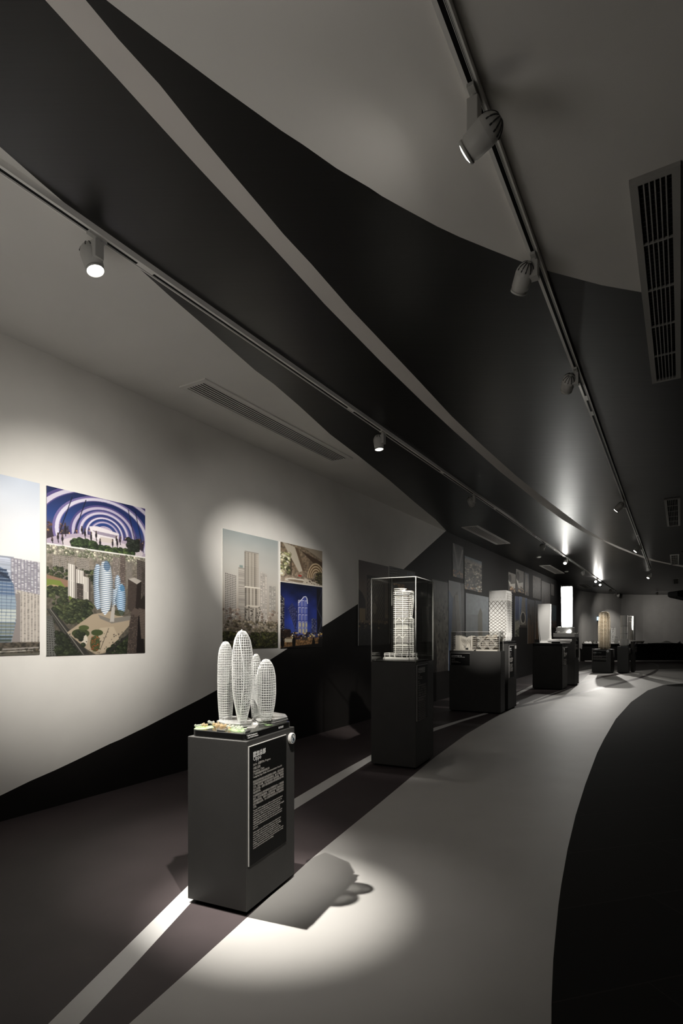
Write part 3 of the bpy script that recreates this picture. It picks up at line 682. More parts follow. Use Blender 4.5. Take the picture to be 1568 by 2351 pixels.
    p.poly([(.84,.73),(.98,.60),(1,.62),(1,.8),(.9,.8)], hexc('2a2420'))
    p.facade([(.825,.73),(.915,.75),(.90,1),(.785,1)], hexc('39302c'), hexc('6f645a'), 6, 26); p.poly([(.825,.73),(.87,.69),(.965,.71),(.915,.75)], hexc('5a4f48')); p.poly([(.915,.75),(.965,.71),(.99,1),(.89,1)], hexc('1c1716')); p.facade([(.92,.69),(1,.70),(1,.9),(.95,.9)], hexc('6b5f56'), hexc('2e2724'), 5, 18)
    # the four glass towers
    def pod(pts, c0, c1, rows):
        m = p.pmask(pts); ys = [q[1] for q in pts]; xs = [q[0] for q in pts]
        u = (p.X-min(xs))/(max(xs)-min(xs)); k = (0.55+0.65*np.sin(np.clip(u, 0, 1)*math.pi)**.7)
        rw = np.sin((p.Y+0.02*u)*rows*6.283)*0.5+0.5
        for c in range(3): p.a[..., c][m] = (np.array(c0)[c]*(1-rw[m])+np.array(c1)[c]*rw[m])*k[m]
    P_ = lambda cx, rx, yt, yb, n=18: [(cx+rx*math.cos(t)*(1-.45*max(0, math.sin(t))**3), (yt+yb)/2+(yb-yt)/2*math.sin(t)) for t in [2*math.pi*i/n for i in range(n)]]
    pod(P_(.685, .035, .48, .60), hexc('5c6d80'), hexc('c3cdd6'), 70)
    pod([(.43,.55),(.435,.47),(.46,.425),(.49,.425),(.52,.46),(.52,.70),(.47,.715),(.44,.68)], hexc('4a6079'), hexc('c8d1d8'), 75)
    pod([(.62,.57),(.66,.575),(.70,.56),(.66,.68),(.62,.70)], hexc('52677c'), hexc('c9d0d4'), 75)
    pod([(.68,.585),(.695,.545),(.735,.535),(.765,.57),(.775,.64),(.765,.71),(.73,.75),(.70,.735),(.655,.65)], hexc('3f6285'), hexc('bfd0dc'), 75)
    pod([(.485,.56),(.49,.46),(.52,.405),(.57,.395),(.61,.43),(.635,.53),(.63,.62),(.60,.71),(.55,.75),(.51,.72)], hexc('5f7286'), hexc('e2e4e2'), 75)
    p.ell(.57, .43, .035, .032, hexc('2b4a6b'), .6); p.ell(.735, .565, .028, .022, hexc('3f7199'), .7)
    p.poly([(.48,.745),(.60,.77),(.83,.745),(.82,.775),(.62,.80),(.50,.77)], hexc('7d7870')); p.ell(.70, .73, .06, .02, hexc('3b3f2a'), .8)
    p.poly([(.62,.70),(.645,.67),(.655,.70),(.645,.79),(.60,.79)], hexc('b3aea6'))
    return p.out()
def pic_stacked_tower_haze():
    p = Pic(130, 276)
    p.grad([(0, hexc('a7afae')), (.15, hexc('bfc0bb')), (.4, hexc('cbc6bd')), (.7, hexc('b5aa9c')), (1, hexc('5d564a'))]).noise(.02, 50)
    p.facade([(.04,.36),(.23,.375),(.23,.76),(.04,.75)], hexc('c9c3ba'), hexc('3d3835'), 7, 26, .55, .5, .2)
    p.facade([(.26,.30),(.38,.30),(.38,.72),(.26,.72)], hexc('aaa39a'), hexc('b7b0a6'), 1, 50, .9, .4)
    p.facade([(.65,.31),(.78,.33),(.78,.78),(.65,.78)], hexc('b9b2a9'), hexc('c8c1b8'), 3, 40, .6, .4); p.facade([(.82,.43),(.95,.43),(.95,.68),(.82,.68)], hexc('a9a49c'), hexc('bdb8b0'), 3, 26, .6, .4)
    p.rect(.28, .34, .28, .30, hexc('8a9994'))
    p.blobs(200, 0, 1, .66, .82, [hexc('a3978a'), hexc('8a7d70'), hexc('b5aa9e'), hexc('6d5a50')], .01, .03, .7)
    for y0, y1, x0, x1 in [(.155,.46,.365,.625),(.465,.63,.375,.65),(.635,.80,.365,.66)]:
        p.rect(x0, x1, y0, y1, hexc('a59d92'))
        for k in range(9):
            xa = x0+(x1-x0)*(k/9); c = ['4d4843', 'a8a095', '6e665d', 'd2cabd', '8b8277', 'c5bcae', '574f48', 'b3a99b', 'ddd5c8'][k]
            p.rect(xa, xa+(x1-x0)/9*.8, y0+.004, y1-.004, hexc(c), .8 if y0 > .4 else .42)
        for k in range(int((y1-y0)/.009)): p.rect(x0, x1, y0+.009*k, y0+.009*k+.0025, hexc('e3dccf'), .35)
    p.rect(.37, .65, .455, .468, hexc('e6dfd2')).rect(.40, .62, .618, .632, hexc('d9d1c3')).rect(.37, .62, .15, .156, hexc('8d8780'))
    for k in range(40): x = .37+.28*p.rng.rand(); y = .62+.16*p.rng.rand(); p.rect(x, x+.02, y, y+.012, hexc('2d2723'), .7)
    p.blobs(160, 0, 1, .76, .86, [hexc('6b6252'), hexc('4c4638'), hexc('8b8170')], .012, .035)
    for k in range(5): p.line([(.62+.03*k,.79),(1,.86+.02*k)], .012, hexc('b5aa99'), .7)
    p.line([(.0,.80),(.35,.83)], .02, hexc('9d8f7f'))
    p.blobs(330, 0, 1, .86, 1.01, [hexc('2e2d1e'), hexc('3a3d25'), hexc('25261a'), hexc('4a4a2d')], .015, .04)
    return p.out()
def pic_hall_and_night_tower():
    p = Pic(100, 250, hexc('b7a893')); d = .372
    p.grad([(0, hexc('8a7a66')), (.2, hexc('7d6b57')), (d, hexc('a99a88'))], y1=d).noise(.3, 6, y1=d)
    p.poly([(.05,0),(.32,.02),(.50,.24),(.42,.26)], hexc('c5bba9')).poly([(.32,.02),(.40,.03),(.56,.24),(.50,.24)], hexc('6b5846'))
    p.poly([(.45,.04),(1,.12),(1,.18),(.75,.14)], hexc('4c3c2e')); p.poly([(.5,.0),(1,.0),(1,.1)], hexc('a99a86'))
    for k in range(7): p.ring(.84, .30, .22-.02*k, .16-.014*k, .14, hexc(['d0bb98', '6a5034'][k % 2]), ymax=.30)
    p.blobs(70, 0, .22, .10, .30, [hexc('7a7a58'), hexc('b0a78c'), hexc('4a4a34')], .02, .06); p.blobs(60, .84, 1, .24, .36, [hexc('4d4830'), hexc('2f2b1f')], .02, .05)
    p.rect(.22, .25, .14, .30, hexc('4d4236')); p.rect(.40, .48, .285, .30, hexc('b33c32')); p.ell(.40, .345, .30, .022, hexc('e3dccd')); p.ell(.40, .348, .24, .012, hexc('8d7d6b'))
    p.poly([(.55,.31),(1,.36),(1,d),(.5,d)], hexc('d0c4b2')); p.blobs(30, .6, 1, .30, .36, [hexc('33271d')], .006, .014)
    p.rect(0, 1, d-.004, d+.004, hexc('e8e2d8'))
    p.grad([(d, hexc('12182f')), (.55, hexc('1f2a66')), (.75, hexc('2c3f96')), (.86, hexc('3a4a8a')), (1, hexc('120e0e'))], y0=d+.004).noise(.25, 26, y0=d+.004)
    p.facade([(0,.48),(.09,.53),(.09,.83),(0,.85)], hexc('1a1a2c'), hexc('d8cdb4'), 3, 26, .7, .4, .4, 1, .7)
    p.facade([(.17,.62),(.26,.56),(.37,.64),(.35,.85)], hexc('252a55'), hexc('8d8fb8'), 7, 26, .6, .45, .5, 1, .6)
    p.facade([(.72,.70),(.84,.71),(.84,.86),(.72,.86)], hexc('20285c'), hexc('b9bede'), 5, 18, .6, .5, .5, 1, .7)
    p.poly([(.85,.39),(1,.41),(1,.87),(.86,.86)], hexc('141420')); p.line([(.86,.60),(1,.40)], .02, hexc('37384a')).line([(.86,.60),(1,.72)], .02, hexc('4a4c60')).line([(.9,.85),(1,.70)], .02, hexc('4a4c60'))
    p.poly([(.40,.56),(.47,.52),(.56,.49),(.62,.52),(.62,.87),(.40,.87)], hexc('4a56a8'))
    for a, b_ in [(.40,.46),(.48,.54),(.555,.615)]:
        for y in (.53,.60,.67,.74,.80):
            p.rect(a, b_, y, y+.006, hexc('e9ecf8')); p.rect(a, a+.012, y, y+.06, hexc('dfe3f2')); p.rect(a+.02, b_, y+.012, y+.055, hexc('6470c0') if y < .7 else hexc('d8cfae'))
    p.line([(.40,.56),(.48,.525),(.53,.495),(.58,.49),(.61,.51),(.62,.56)], .02, hexc('eef1fa'))
    p.blobs(150, 0, 1, .85, .93, [hexc('1d1410'), hexc('c99a5d'), hexc('5b3a22'), hexc('f0d9a6'), hexc('2a1c15')], .008, .028)
    p.blobs(60, 0, .2, .83, .90, [hexc('1c1512'), hexc('2b201a')], .02, .05)
    p.poly([(0,.93),(1,.89),(1,.96),(0,.99)], hexc('8d6b47')).noise(.5, 5, y0=.87, y1=.98)
    p.rect(.10, .30, .905, .94, hexc('d3c6ac')).rect(.13, .26, .895, .91, hexc('8d7c66')).rect(.48, .62, .895, .925, hexc('4c3f36'))
    for x, h_ in [(.30,.10),(.77,.08),(.05,.08),(.93,.09),(.97,.09)]: p.ell(x, .985-h_*.45, .04, h_*.5, hexc('0d0a0a')); p.ell(x, .985-h_, .02, .012, hexc('0d0a0a'))
    p.poly([(0,.99),(1,.955),(1,1),(0,1)], hexc('110d0c'))
    return p.out()
def pic_lattice_dusk():
    p = Pic(80, 210)
    p.grad([(0, hexc('5c5350')), (.3, hexc('77695f')), (.62, hexc('8a7866')), (.74, hexc('2b2623')), (1, hexc('141210'))]).noise(.05, 40)
    p.poly([(0,.34),(.12,.38),(.22,.46),(.25,.70),(0,.70)], hexc('3a3430')); p.rect(.03, .22, .56, .72, hexc('94805f'))
    p.rect(.26, .86, .16, .72, hexc('453d37')); p.rect(.27, .86, .16, .20, hexc('2b2522'))
    for k in range(-9, 18):
        x = .26+.075*k
        for sgn in (1, -1):
            pts = [(x+sgn*.60*(t/10)*1.0, .20+.50*t/10) for t in range(11)]
            for a, b_ in zip(pts[:-1], pts[1:]):
                if .27 < a[0] < .85 and .27 < b_[0] < .85: p.line([a, b_], .012, hexc('b3a28b'), .8)
    p.ell(.58, .42, .04, .05, hexc('8d8070')); p.ell(.52, .55, .06, .07, hexc('a09280'))
    p.rect(.0, 1, .70, .73, hexc('7b6a55')); p.blobs(60, 0, 1, .70, .80, [hexc('8d7558'), hexc('2c2520'), hexc('4c4034')], .01, .03)
    p.rect(.88, 1, .62, .66, hexc('9b8a70')); p.rect(0, 1, .80, 1, hexc('1b1816')).noise(.5, 6, y0=.78)
    return p.out()
def pic_dark_interior():
    p = Pic(60, 190, hexc('231f1d')); p.noise(.5, 8)
    for k in range(10): p.line([(0,.02+.03*k),(.30,.0+.035*k)], .03, hexc('71706c'), .8); p.line([(.0,.0+.035*k),(.22,.05+.03*k)], .02, hexc('59585a'), .8)
    p.poly([(.35,.0),(.8,.02),(.75,.20),(.45,.18)], hexc('0f0f12'))
    for k in range(6): p.line([(.70+.06*k,.02),(.62+.09*k,.30)], .02, hexc('39496b'), .8)
    p.blobs(120, 0, 1, .22, .40, [hexc('5e4632'), hexc('2b2320'), hexc('8a6c4d'), hexc('16130f')], .02, .07)
    p.poly([(.1,.45),(.45,.40),(.55,.85),(.08,.88)], hexc('3c3632')).noise(.35, 5, y0=.4); p.blobs(90, .05, .6, .80, .97, [hexc('4c5a70'), hexc('252a33'), hexc('8a90a0')], .01, .04)
    return p.out()
def pic_small(kind, seed):
    p = Pic(44, 90, hexc('2d2a28')); p.rng = np.random.RandomState(seed)
    if kind == 'atrium':
        p.noise(.4, 7)
        for k in range(6): p.line([(.05+.02*k,0),(.45+.03*k,.8)], .05, hexc(['8b8782', '4a4643'][k % 2])); p.line([(.95-.02*k,.1),(.55-.01*k,.8)], .06, hexc(['a09c96', '5c5854'][k % 2]))
        p.poly([(.35,.0),(.6,0),(.55,.5)], hexc('0e0d0d')); p.blobs(40, 0, 1, .78, 1, [hexc('7a5236'), hexc('2a211c'), hexc('a8825a')], .03, .07)
    elif kind == 'crowd':
        p.grad([(0, hexc('5b6a78')), (.16, hexc('8f877c')), (.2, hexc('6a635a')), (1, hexc('4a3d34'))])
        p.blobs(260, 0, 1, .17, 1, [hexc('8d8578'), hexc('2b2622'), hexc('a79c8b'), hexc('4f463d'), hexc('1d1916')], .025, .07)
        p.blobs(40, 0, 1, .82, 1, [hexc('b58c62'), hexc('d2c2a6'), hexc('5d4330')], .03, .06)
    elif kind == 'shell':
        p.grad([(0, hexc('8d8780')), (.5, hexc('6e6760')), (1, hexc('2d241f'))]); p.poly([(0,.2),(.3,.6),(.9,.5),(.9,.75),(.3,.85),(0,.5)], hexc('d8d2c8')); p.ell(.2, .3, .2, .2, hexc('3a3431'))
        p.blobs(40, .2, 1, .72, 1, [hexc('7a5233'), hexc('c9a77c'), hexc('33271f')], .03, .08)
    elif kind == 'towerdusk':
        p.grad([(0, hexc('3c4553')), (.6, hexc('7d7268')), (1, hexc('1c1815'))]); p.poly([(.3,.1),(.6,.05),(.7,.85),(.2,.85)], hexc('a69c90')); p.facade([(.32,.12),(.58,.08),(.68,.85),(.22,.85)], hexc('8c8378'), hexc('4a433d'), 4, 24); p.blobs(40, 0, 1, .8, 1, [hexc('1b1714'), hexc('8d6a45')], .03, .07)
    elif kind == 'city':
        p.grad([(0, hexc('554c45')), (.2, hexc('4a4039')), (1, hexc('1f1a17'))])
        for k in range(26): x = p.rng.rand(); h_ = .2+.6*p.rng.rand(); p.facade([(x-.05,1-h_),(x+.05,1-h_),(x+.05,1),(x-.05,1)], hexc('3c342f'), hexc('6d6157'), 3, 14, .5, .5, .5)
    elif kind == 'blue':
        p.grad([(0, hexc('35456b')), (.55, hexc('2a3350')), (.62, hexc('4a463f')), (1, hexc('2a2722'))]); p.blobs(70, 0, 1, .6, 1, TREE+[hexc('7a7468')], .03, .07)
        for k in range(7): p.line([(0,.66+.03*k),(.9,.60+.03*k)], .04, hexc('8a8478'))
    elif kind == 'facade':
        p.grad([(0, hexc('5d7297')), (.6, hexc('4c5c7d')), (1, hexc('3a332d'))]); p.poly([(.35,0),(.7,0),(.85,.95),(.05,.95)], hexc('7d776e')); p.facade([(.36,0),(.68,0),(.8,.9),(.1,.9)], hexc('817b72'), hexc('5a544d'), 6, 26)
        p.ell(.45, .68, .33, .20, hexc('b9b2a7')); p.ell(.45, .68, .24, .165, hexc('14110f')); p.rect(0, 1, .92, 1, hexc('2a241f'))
    elif kind == 'nightstreet':
        p.grad([(0, hexc('3a4458')), (.3, hexc('5d5450')), (1, hexc('1b1512'))])
        for k in range(9): x = p.rng.rand(); p.rect(x-.06, x+.05, .1+.5*p.rng.rand(), 1, hexc(['2a211c', '4b3a2d', '1a1512', '5c4a3a'][k % 4]))
        for k in range(10): x = p.rng.rand(); p.line([(x,.4+.2*p.rng.rand()),(x,1)], .025, hexc('96714a'))
    elif kind == 'bluefacade':
        p.grad([(0, hexc('46545c')), (.6, hexc('3c4a52')), (1, hexc('2a2420'))]); p.facade([(.1,.1),(.9,.1),(.9,.8),(.1,.8)], hexc('3f5058'), hexc('5d727a'), 5, 20); p.blobs(30, 0, 1, .7, 1, [hexc('5a4030'), hexc('1d1815')], .04, .09)
    elif kind == 'panel':
        p.grad([(0, hexc('6b635b')), (1, hexc('4c443d'))]); p.noise(.2, 9)
    p.noise(.12, 3); return p.out()
def pic_mural_triangle():
    p = Pic(70, 240)
    p.grad([(0, hexc('8d9096')), (.5, hexc('7d7f7d')), (1, hexc('4a4540'))])
    p.poly([(0,.1),(.28,.2),(.05,1),(0,1)], hexc('4f6a96')); p.poly([(.30,.18),(.55,.1),(.95,.9),(.1,.95)], hexc('5d5650'))
    for k in range(3): p.line([(.42+.08*k,.15),(.75+.10*k,1)], .035, hexc('b5ada2'))
    p.poly([(.75,0),(1,0),(1,1),(.9,.8)], hexc('2b2725')); p.blobs(40, 0, .8, 0, .6, [hexc('4c4844')], .008, .02, .5); return p.out()
def pic_mural_spire():
    p = Pic(90, 240)
    p.grad([(0, hexc('9da4ab')), (.6, hexc('8d9396')), (1, hexc('7d7f7d'))]); p.rect(0, .52, .28, 1, hexc('7b8082'), .6)
    p.poly([(.50,.28),(.62,.17),(.70,.24),(.72,1),(.50,1)], hexc('6d6655')); p.rect(.40, .55, .5, 1, hexc('9aa0a2'), .5); p.noise(.06, 14); return p.out()
def pic_mural_concrete():
    p = Pic(90, 260)
    p.grad([(0, hexc('2b2826')), (.25, hexc('6d6a60')), (.5, hexc('8d8a7c')), (1, hexc('3b3633'))]); p.noise(.25, 22, sx=.5)
    p.blobs(36, .3, 1, .2, .9, [hexc('2b2724'), hexc('3a3530')], .02, .06, .8); return p.out()

poster(-170, 90, 1049, 1511, pic_glass_tower_day(), 'large pale-sky poster of a round glass tower, cut by the left edge of the photo')
poster(105.7, 332, 1115, 1506.6, pic_arches_and_aerial(), 'poster with an arched night hall above an aerial view of four glass towers')
poster(509.5, 637, 1213, 1491.5, pic_stacked_tower_haze(), 'tall hazy beige poster of a stacked glass tower behind the clear tower model')
poster(642.5, 738.7, 1243.5, 1489.0, pic_hall_and_night_tower(), 'poster with a brown hall above a lit tower in a blue night')
poster(822, 890.5, 1285, 1482.5, pic_lattice_dusk(), 'dim poster of a lattice-fronted tower at dusk, left of the tall acrylic case')
poster(893, 952, 1299.5, 1478, pic_dark_interior(), 'dark poster of a lattice interior seen through the tall acrylic case')
G2 = 'dim prints on the dark stretch of the left wall'
for x0, x1, yt, yb, img, lab in [
    (1039, 1063, 1246.5, 1323, pic_small('atrium', 1), 'narrow dim print of white atrium ribs, high on the dark wall'),
    (1066, 1105.5, 1275.5, 1352, pic_small('crowd', 2), 'square dim print of a dense old city under a grey-blue sky'),
    (992, 1028, 1330, 1545, pic_mural_concrete(), 'tall mural of stained grey concrete just right of the tall acrylic case'),
    (1029.2, 1065, 1332, 1540, pic_mural_triangle(), 'tall mural with a blue wedge of sky and slanting white lines'),
    (1068.5, 1121, 1361, 1535, pic_mural_spire(), 'pale grey mural of a pointed tower behind the white lattice tower model'),
    (1167, 1183.5, 1313, 1357, pic_small('shell', 3), 'leftmost of the row of small dim prints above the lattice tower model'),
    (1185, 1202, 1306, 1358, pic_small('shell', 4), 'dim print of a pale curved shell, tallest of the upper row'),
    (1204.5, 1213.5, 1314, 1366, pic_small('towerdusk', 5), 'narrowest dim print of the upper row, a grey tower at dusk'),
    (1223, 1241, 1321, 1372, pic_small('panel', 6), 'plain brown-grey print in the upper row, left of the city print'),
    (1243, 1262.5, 1333, 1390, pic_small('city', 7), 'dark brown city print above the L-shaped white model'),
    (1265, 1271.5, 1340, 1366, pic_small('panel', 8), 'small plain print at the far end of the upper row'),
    (1182, 1191.5, 1368, 1462, pic_small('blue', 9), 'blue-skied print partly hidden by the white lattice tower model'),
    (1192, 1210, 1369, 1440, pic_small('facade', 10), 'print of a tapering facade with a dark oval opening'),
    (1211, 1227, 1375, 1478, pic_small('nightstreet', 11), 'dark orange-lit street print left of the L-shaped white model'),
    (1228.5, 1243, 1378, 1468, pic_small('nightstreet', 12), 'dark street print half hidden behind the L-shaped white model'),
    (1266, 1277, 1388, 1441, pic_small('bluefacade', 13), 'bluish grey facade print between the L-shaped model and the glowing tower')]:
    poster(x0, x1, yt, yb, img, lab, 0.006, G2)
# ---------------------------------------------------------------- display plinths
class Plinth: pass
def plinth(label, xc, yb, yt, xl, a, xr=None, dp=None, top=None, toe=0.022):
    p = Plinth(); p.a = math.radians(a); p.v = Vector((math.cos(p.a), math.sin(p.a), 0)); p.u = Vector((-math.sin(p.a), math.cos(p.a), 0))
    P = fl(xc, yb)
    def solve(d, px): k = (px-CX)/F; return (k*P.y-P.x)/(d.x-k*d.y)
    p.w = -solve(p.v, xl); p.dp = dp or solve(p.u, xr); p.h = H-(yt-HY)/F*P.y
    p.C = P-p.v*p.w/2+p.u*p.dp/2; p.top = p.h
    t = p.t = thing('display_plinth', label, 'plinth', p.C, p.a, 'dark grey display plinths')
    W, D = p.w/2, p.dp/2
    MB().box(-W+.03, W-.03, -D+.03, D-.03, 0, toe).build('recessed_base', M['black_matt'], t)
    bevel(MB().box(-W, W, -D, D, toe, p.h).build('body', M['plinth'], t), 0.003)
    if top:
        z = H-(top-HY)/F*P.y
        bevel(MB().box(-W+.004, W-.004, -D+.004, D-.004, p.h, z).build('top_slab', M['black'], t), 0.002); p.top = z
    def hit(px, py, o, n):
        r = ray(px, py); c = Vector((0, 0, H)); k = (o-c).dot(n)/r.dot(n); return c+r*k
    p.fr = lambda px, py: (lambda q: ((q-p.C).dot(p.u), q.z))(hit(px, py, p.C+p.v*W, p.v))
    p.ff = lambda px, py: (lambda q: ((q-p.C).dot(p.v), q.z))(hit(px, py, p.C-p.u*D, p.u))
    def lx(px, yl):
        k = (px-CX)/F; b = p.C+p.u*yl; return (k*b.y-b.x)/(p.v.x-k*p.v.y)
    def lz(py, x, yl): Y = (p.C+p.v*x+p.u*yl).y; return H-(py-HY)/F*Y
    p.lx, p.lz = lx, lz
    return p
def info_panel(p, face, x0, x1, z0, z1, blocks, name='info_panel', th=0.005):
    """panel on a plinth face: 'r' = aisle face, 'f' = front face; x0..x1 along the face, blocks = lines of lettering"""
    t = p.t; D, W = p.dp/2, p.w/2
    b = MB(); k = MB()
    if face == 'r':
        b.box(W, W+th, x0, x1, z0, z1); k.box(W+th, W+th+.0006, x0+.0035, x1, z0, z1-.0035); o = lambda x, z: (W+th+.0009, x, z); R = (0, 1, 0)
    else:
        b.box(x0, x1, -D-th, -D, z0, z1); k.box(x0+.0035, x1, -D-th-.0006, -D-th, z0, z1-.0035); o = lambda x, z: (x, -D-th-.0009, z); R = (1, 0, 0)
    e = b.build(name, M['panel_edge'], t, label='black information panel with a white edge'); k.build('printed_face', M['panel_black'], e)
    wd, hh = x1-x0, z1-z0
    for fx, fz, size, body, m, kw in blocks:
        text(body, size*wd, M[m], e, o(x0+fx*wd, z1-fz*hh), R, (0, 0, 1), name=kw.pop('name', 'lettering'), **kw)
    return e
def sec_lines(p, face, x0, x1, z0, z1, title, sub, head, paras):
    """title block and body text typical of the labels further away"""
    hh, wd = z1-z0, x1-x0
    bl = [(.12, .115, .095, title, 'ink_white', dict(name='title', bold=.012)), (.12, .165, .085, sub, 'ink_white', dict(name='title'))]
    for k, h_ in enumerate(head): bl.append((.12, .24+.045*k, .05, h_, 'ink_grey', {}))
    z = .24+.045*len(head)+.03
    for q in paras:
        bl.append((.12, z, .048, q, 'ink_grey', dict(line=.95))); z += (q.count('\n')+2.1)*.048*wd/hh*1.02
    info_panel(p, face, x0, x1, z0, z1, bl)

CN1 = ("欧加总部将彰显企业的品牌理念与精神，成为深圳的\n世界级的智能设备制造商和创新者，致力于通过科技\n艺术，追求卓越，以实现永恒的产品和优雅，同时兼\n具人文价值。总部大楼在精湛而永恒的建筑宣言中体\n现这些价值。")
CN2 = ("扎哈建筑的设计将传统的办公塔楼转化为一个更具凝\n聚力、灵活开放的整体，在城市天际线上塑造出生动\n而鲜明的形象。塔楼与中庭无缝衔接，将城市中的会\n面空间融合起来，为人们提供自然采光与开阔视野的\n空间。")
EN1 = ("The new OPPO's headquarters will be an architectural embodiment\nof OPPO's brand and philosophy, and a powerful asset for the city\nof Shenzhen. As the world's leading smart device manufacturer\nand innovation, OPPO's aim is to celebrate its life through technological\nartistry, pursuing excellence to achieve timeless products and\nelegance that is also humanistic with value. As such the OPPO\nHQ building captures and expresses these values in a sophisticated\nand timeless architectural statement, with technological innovation\nat its core.")
EN2 = ("ZHA's design for the OPPO HQ transforms the traditional tower\nstructure into a soft curved shape and distributes to volume into\ntwo, creating a delicate and harmonious relationship. The buildings\ntower and atriums seamlessly creates full height views of the\nbay. It is a result of positioning the \"technical\" core outside of the\nbuildings. The column-free main floors offer the adaptive space for open,\nfree-flowing uninterrupted interaction and unobstructed views, creating\nstrong vertical connections across the buildings.")

# nearest plinth
P1 = plinth('nearest dark grey plinth, carrying the clear four-tower model, on the white floor stripe', 566, 2105.5, 1703, 431, -24, xr=676)
(y0, zt), (y1, _), (_, zb) = P1.fr(569.4, 1714.2), P1.fr(655.4, 1684.8), P1.fr(570.8, 1989)
info_panel(P1, 'r', y0, y1, zb, zt, [
    (.10, .098, .080, '欧加总部', 'ink_white', dict(name='title', bold=.02)), (.10, .133, .085, 'Oppo', 'ink_white', dict(name='title')),
    (.10, .176, .042, '2019 - 进展中/In Progress', 'ink_grey', {}), (.10, .208, .042, '中国 深圳\nShenzhen, China', 'ink_grey', dict(line=.92)),
    (.10, .256, .036, '广东欧加通信科技有限公司\nGuangdong Oppo Mobile Telecommunications Corp.,Ltd.', 'ink_grey', dict(space=.92, line=1.0)),
    (.10, .318, .0355, CN1, 'ink_grey', dict(line=1.05)), (.10, .440, .0355, CN2, 'ink_grey', dict(line=1.05)),
    (.10, .560, .0310, EN1, 'ink_grey', dict(line=.98, space=.93)), (.10, .745, .0300, EN2, 'ink_grey', dict(line=1.0, space=.93))])
def no_touch(p, face, a, z, r):
    D, W = p.dp/2, p.w/2
    R = Matrix(((0,0,1),(1,0,0),(0,1,0))) if face == 'r' else Matrix(((1,0,0),(0,0,-1),(0,1,0)))
    o = Vector((W, a, z)) if face == 'r' else Vector((a, -D, z))
    T = Matrix.Translation(o) @ R.to_4x4()
    b = MB(); b.lathe([(r*.9, 0), (r, .004), (r, .016), (r*.96, .019), (r*.9, .0195)], 32); b.xf(T)
    e = smooth_by_angle(b.build('no_touching_badge', M['panel_edge'], p.t, label='round white no-touching badge'))
    b = MB(); N = 40; ri, ro = r*.66, r*.78; zf = .0201
    vs = [(q*math.cos(2*math.pi*i/N), q*math.sin(2*math.pi*i/N), zf) for q in (ri, ro) for i in range(N)]
    b.add(vs, [(i, (i+1) % N, N+(i+1) % N, N+i) for i in range(N)])
    c = math.cos(math.radians(-38)); s_ = math.sin(math.radians(-38)); L, wd = r*.72, r*.05
    b.add([(x*c-y*s_, x*s_+y*c, zf+.0003) for x, y in ((-L,-wd),(L,-wd),(L,wd),(-L,wd))], [(0,1,2,3)])
    palm = [(-.26,-.10),(-.20,-.36),(-.05,-.50),(.16,-.50),(.27,-.34),(.29,.06),(.22,.10),(.16,.05),(.14,.11),(.06,.12),(.03,.07),(.01,.12),(-.03,.12),(-.04,.42),(-.10,.46),(-.16,.42),(-.15,.02),(-.20,-.02)]
    b.add([(x*r*1.02, y*r*1.02, zf+.0002) for x, y in palm], [tuple(range(len(palm)))])
    b.xf(T); b.build('crossed_hand_symbol', M['ink_blue'], e, recalc=False)
a, z = P1.fr(666, 1694.5); no_touch(P1, 'r', a, z, .031)

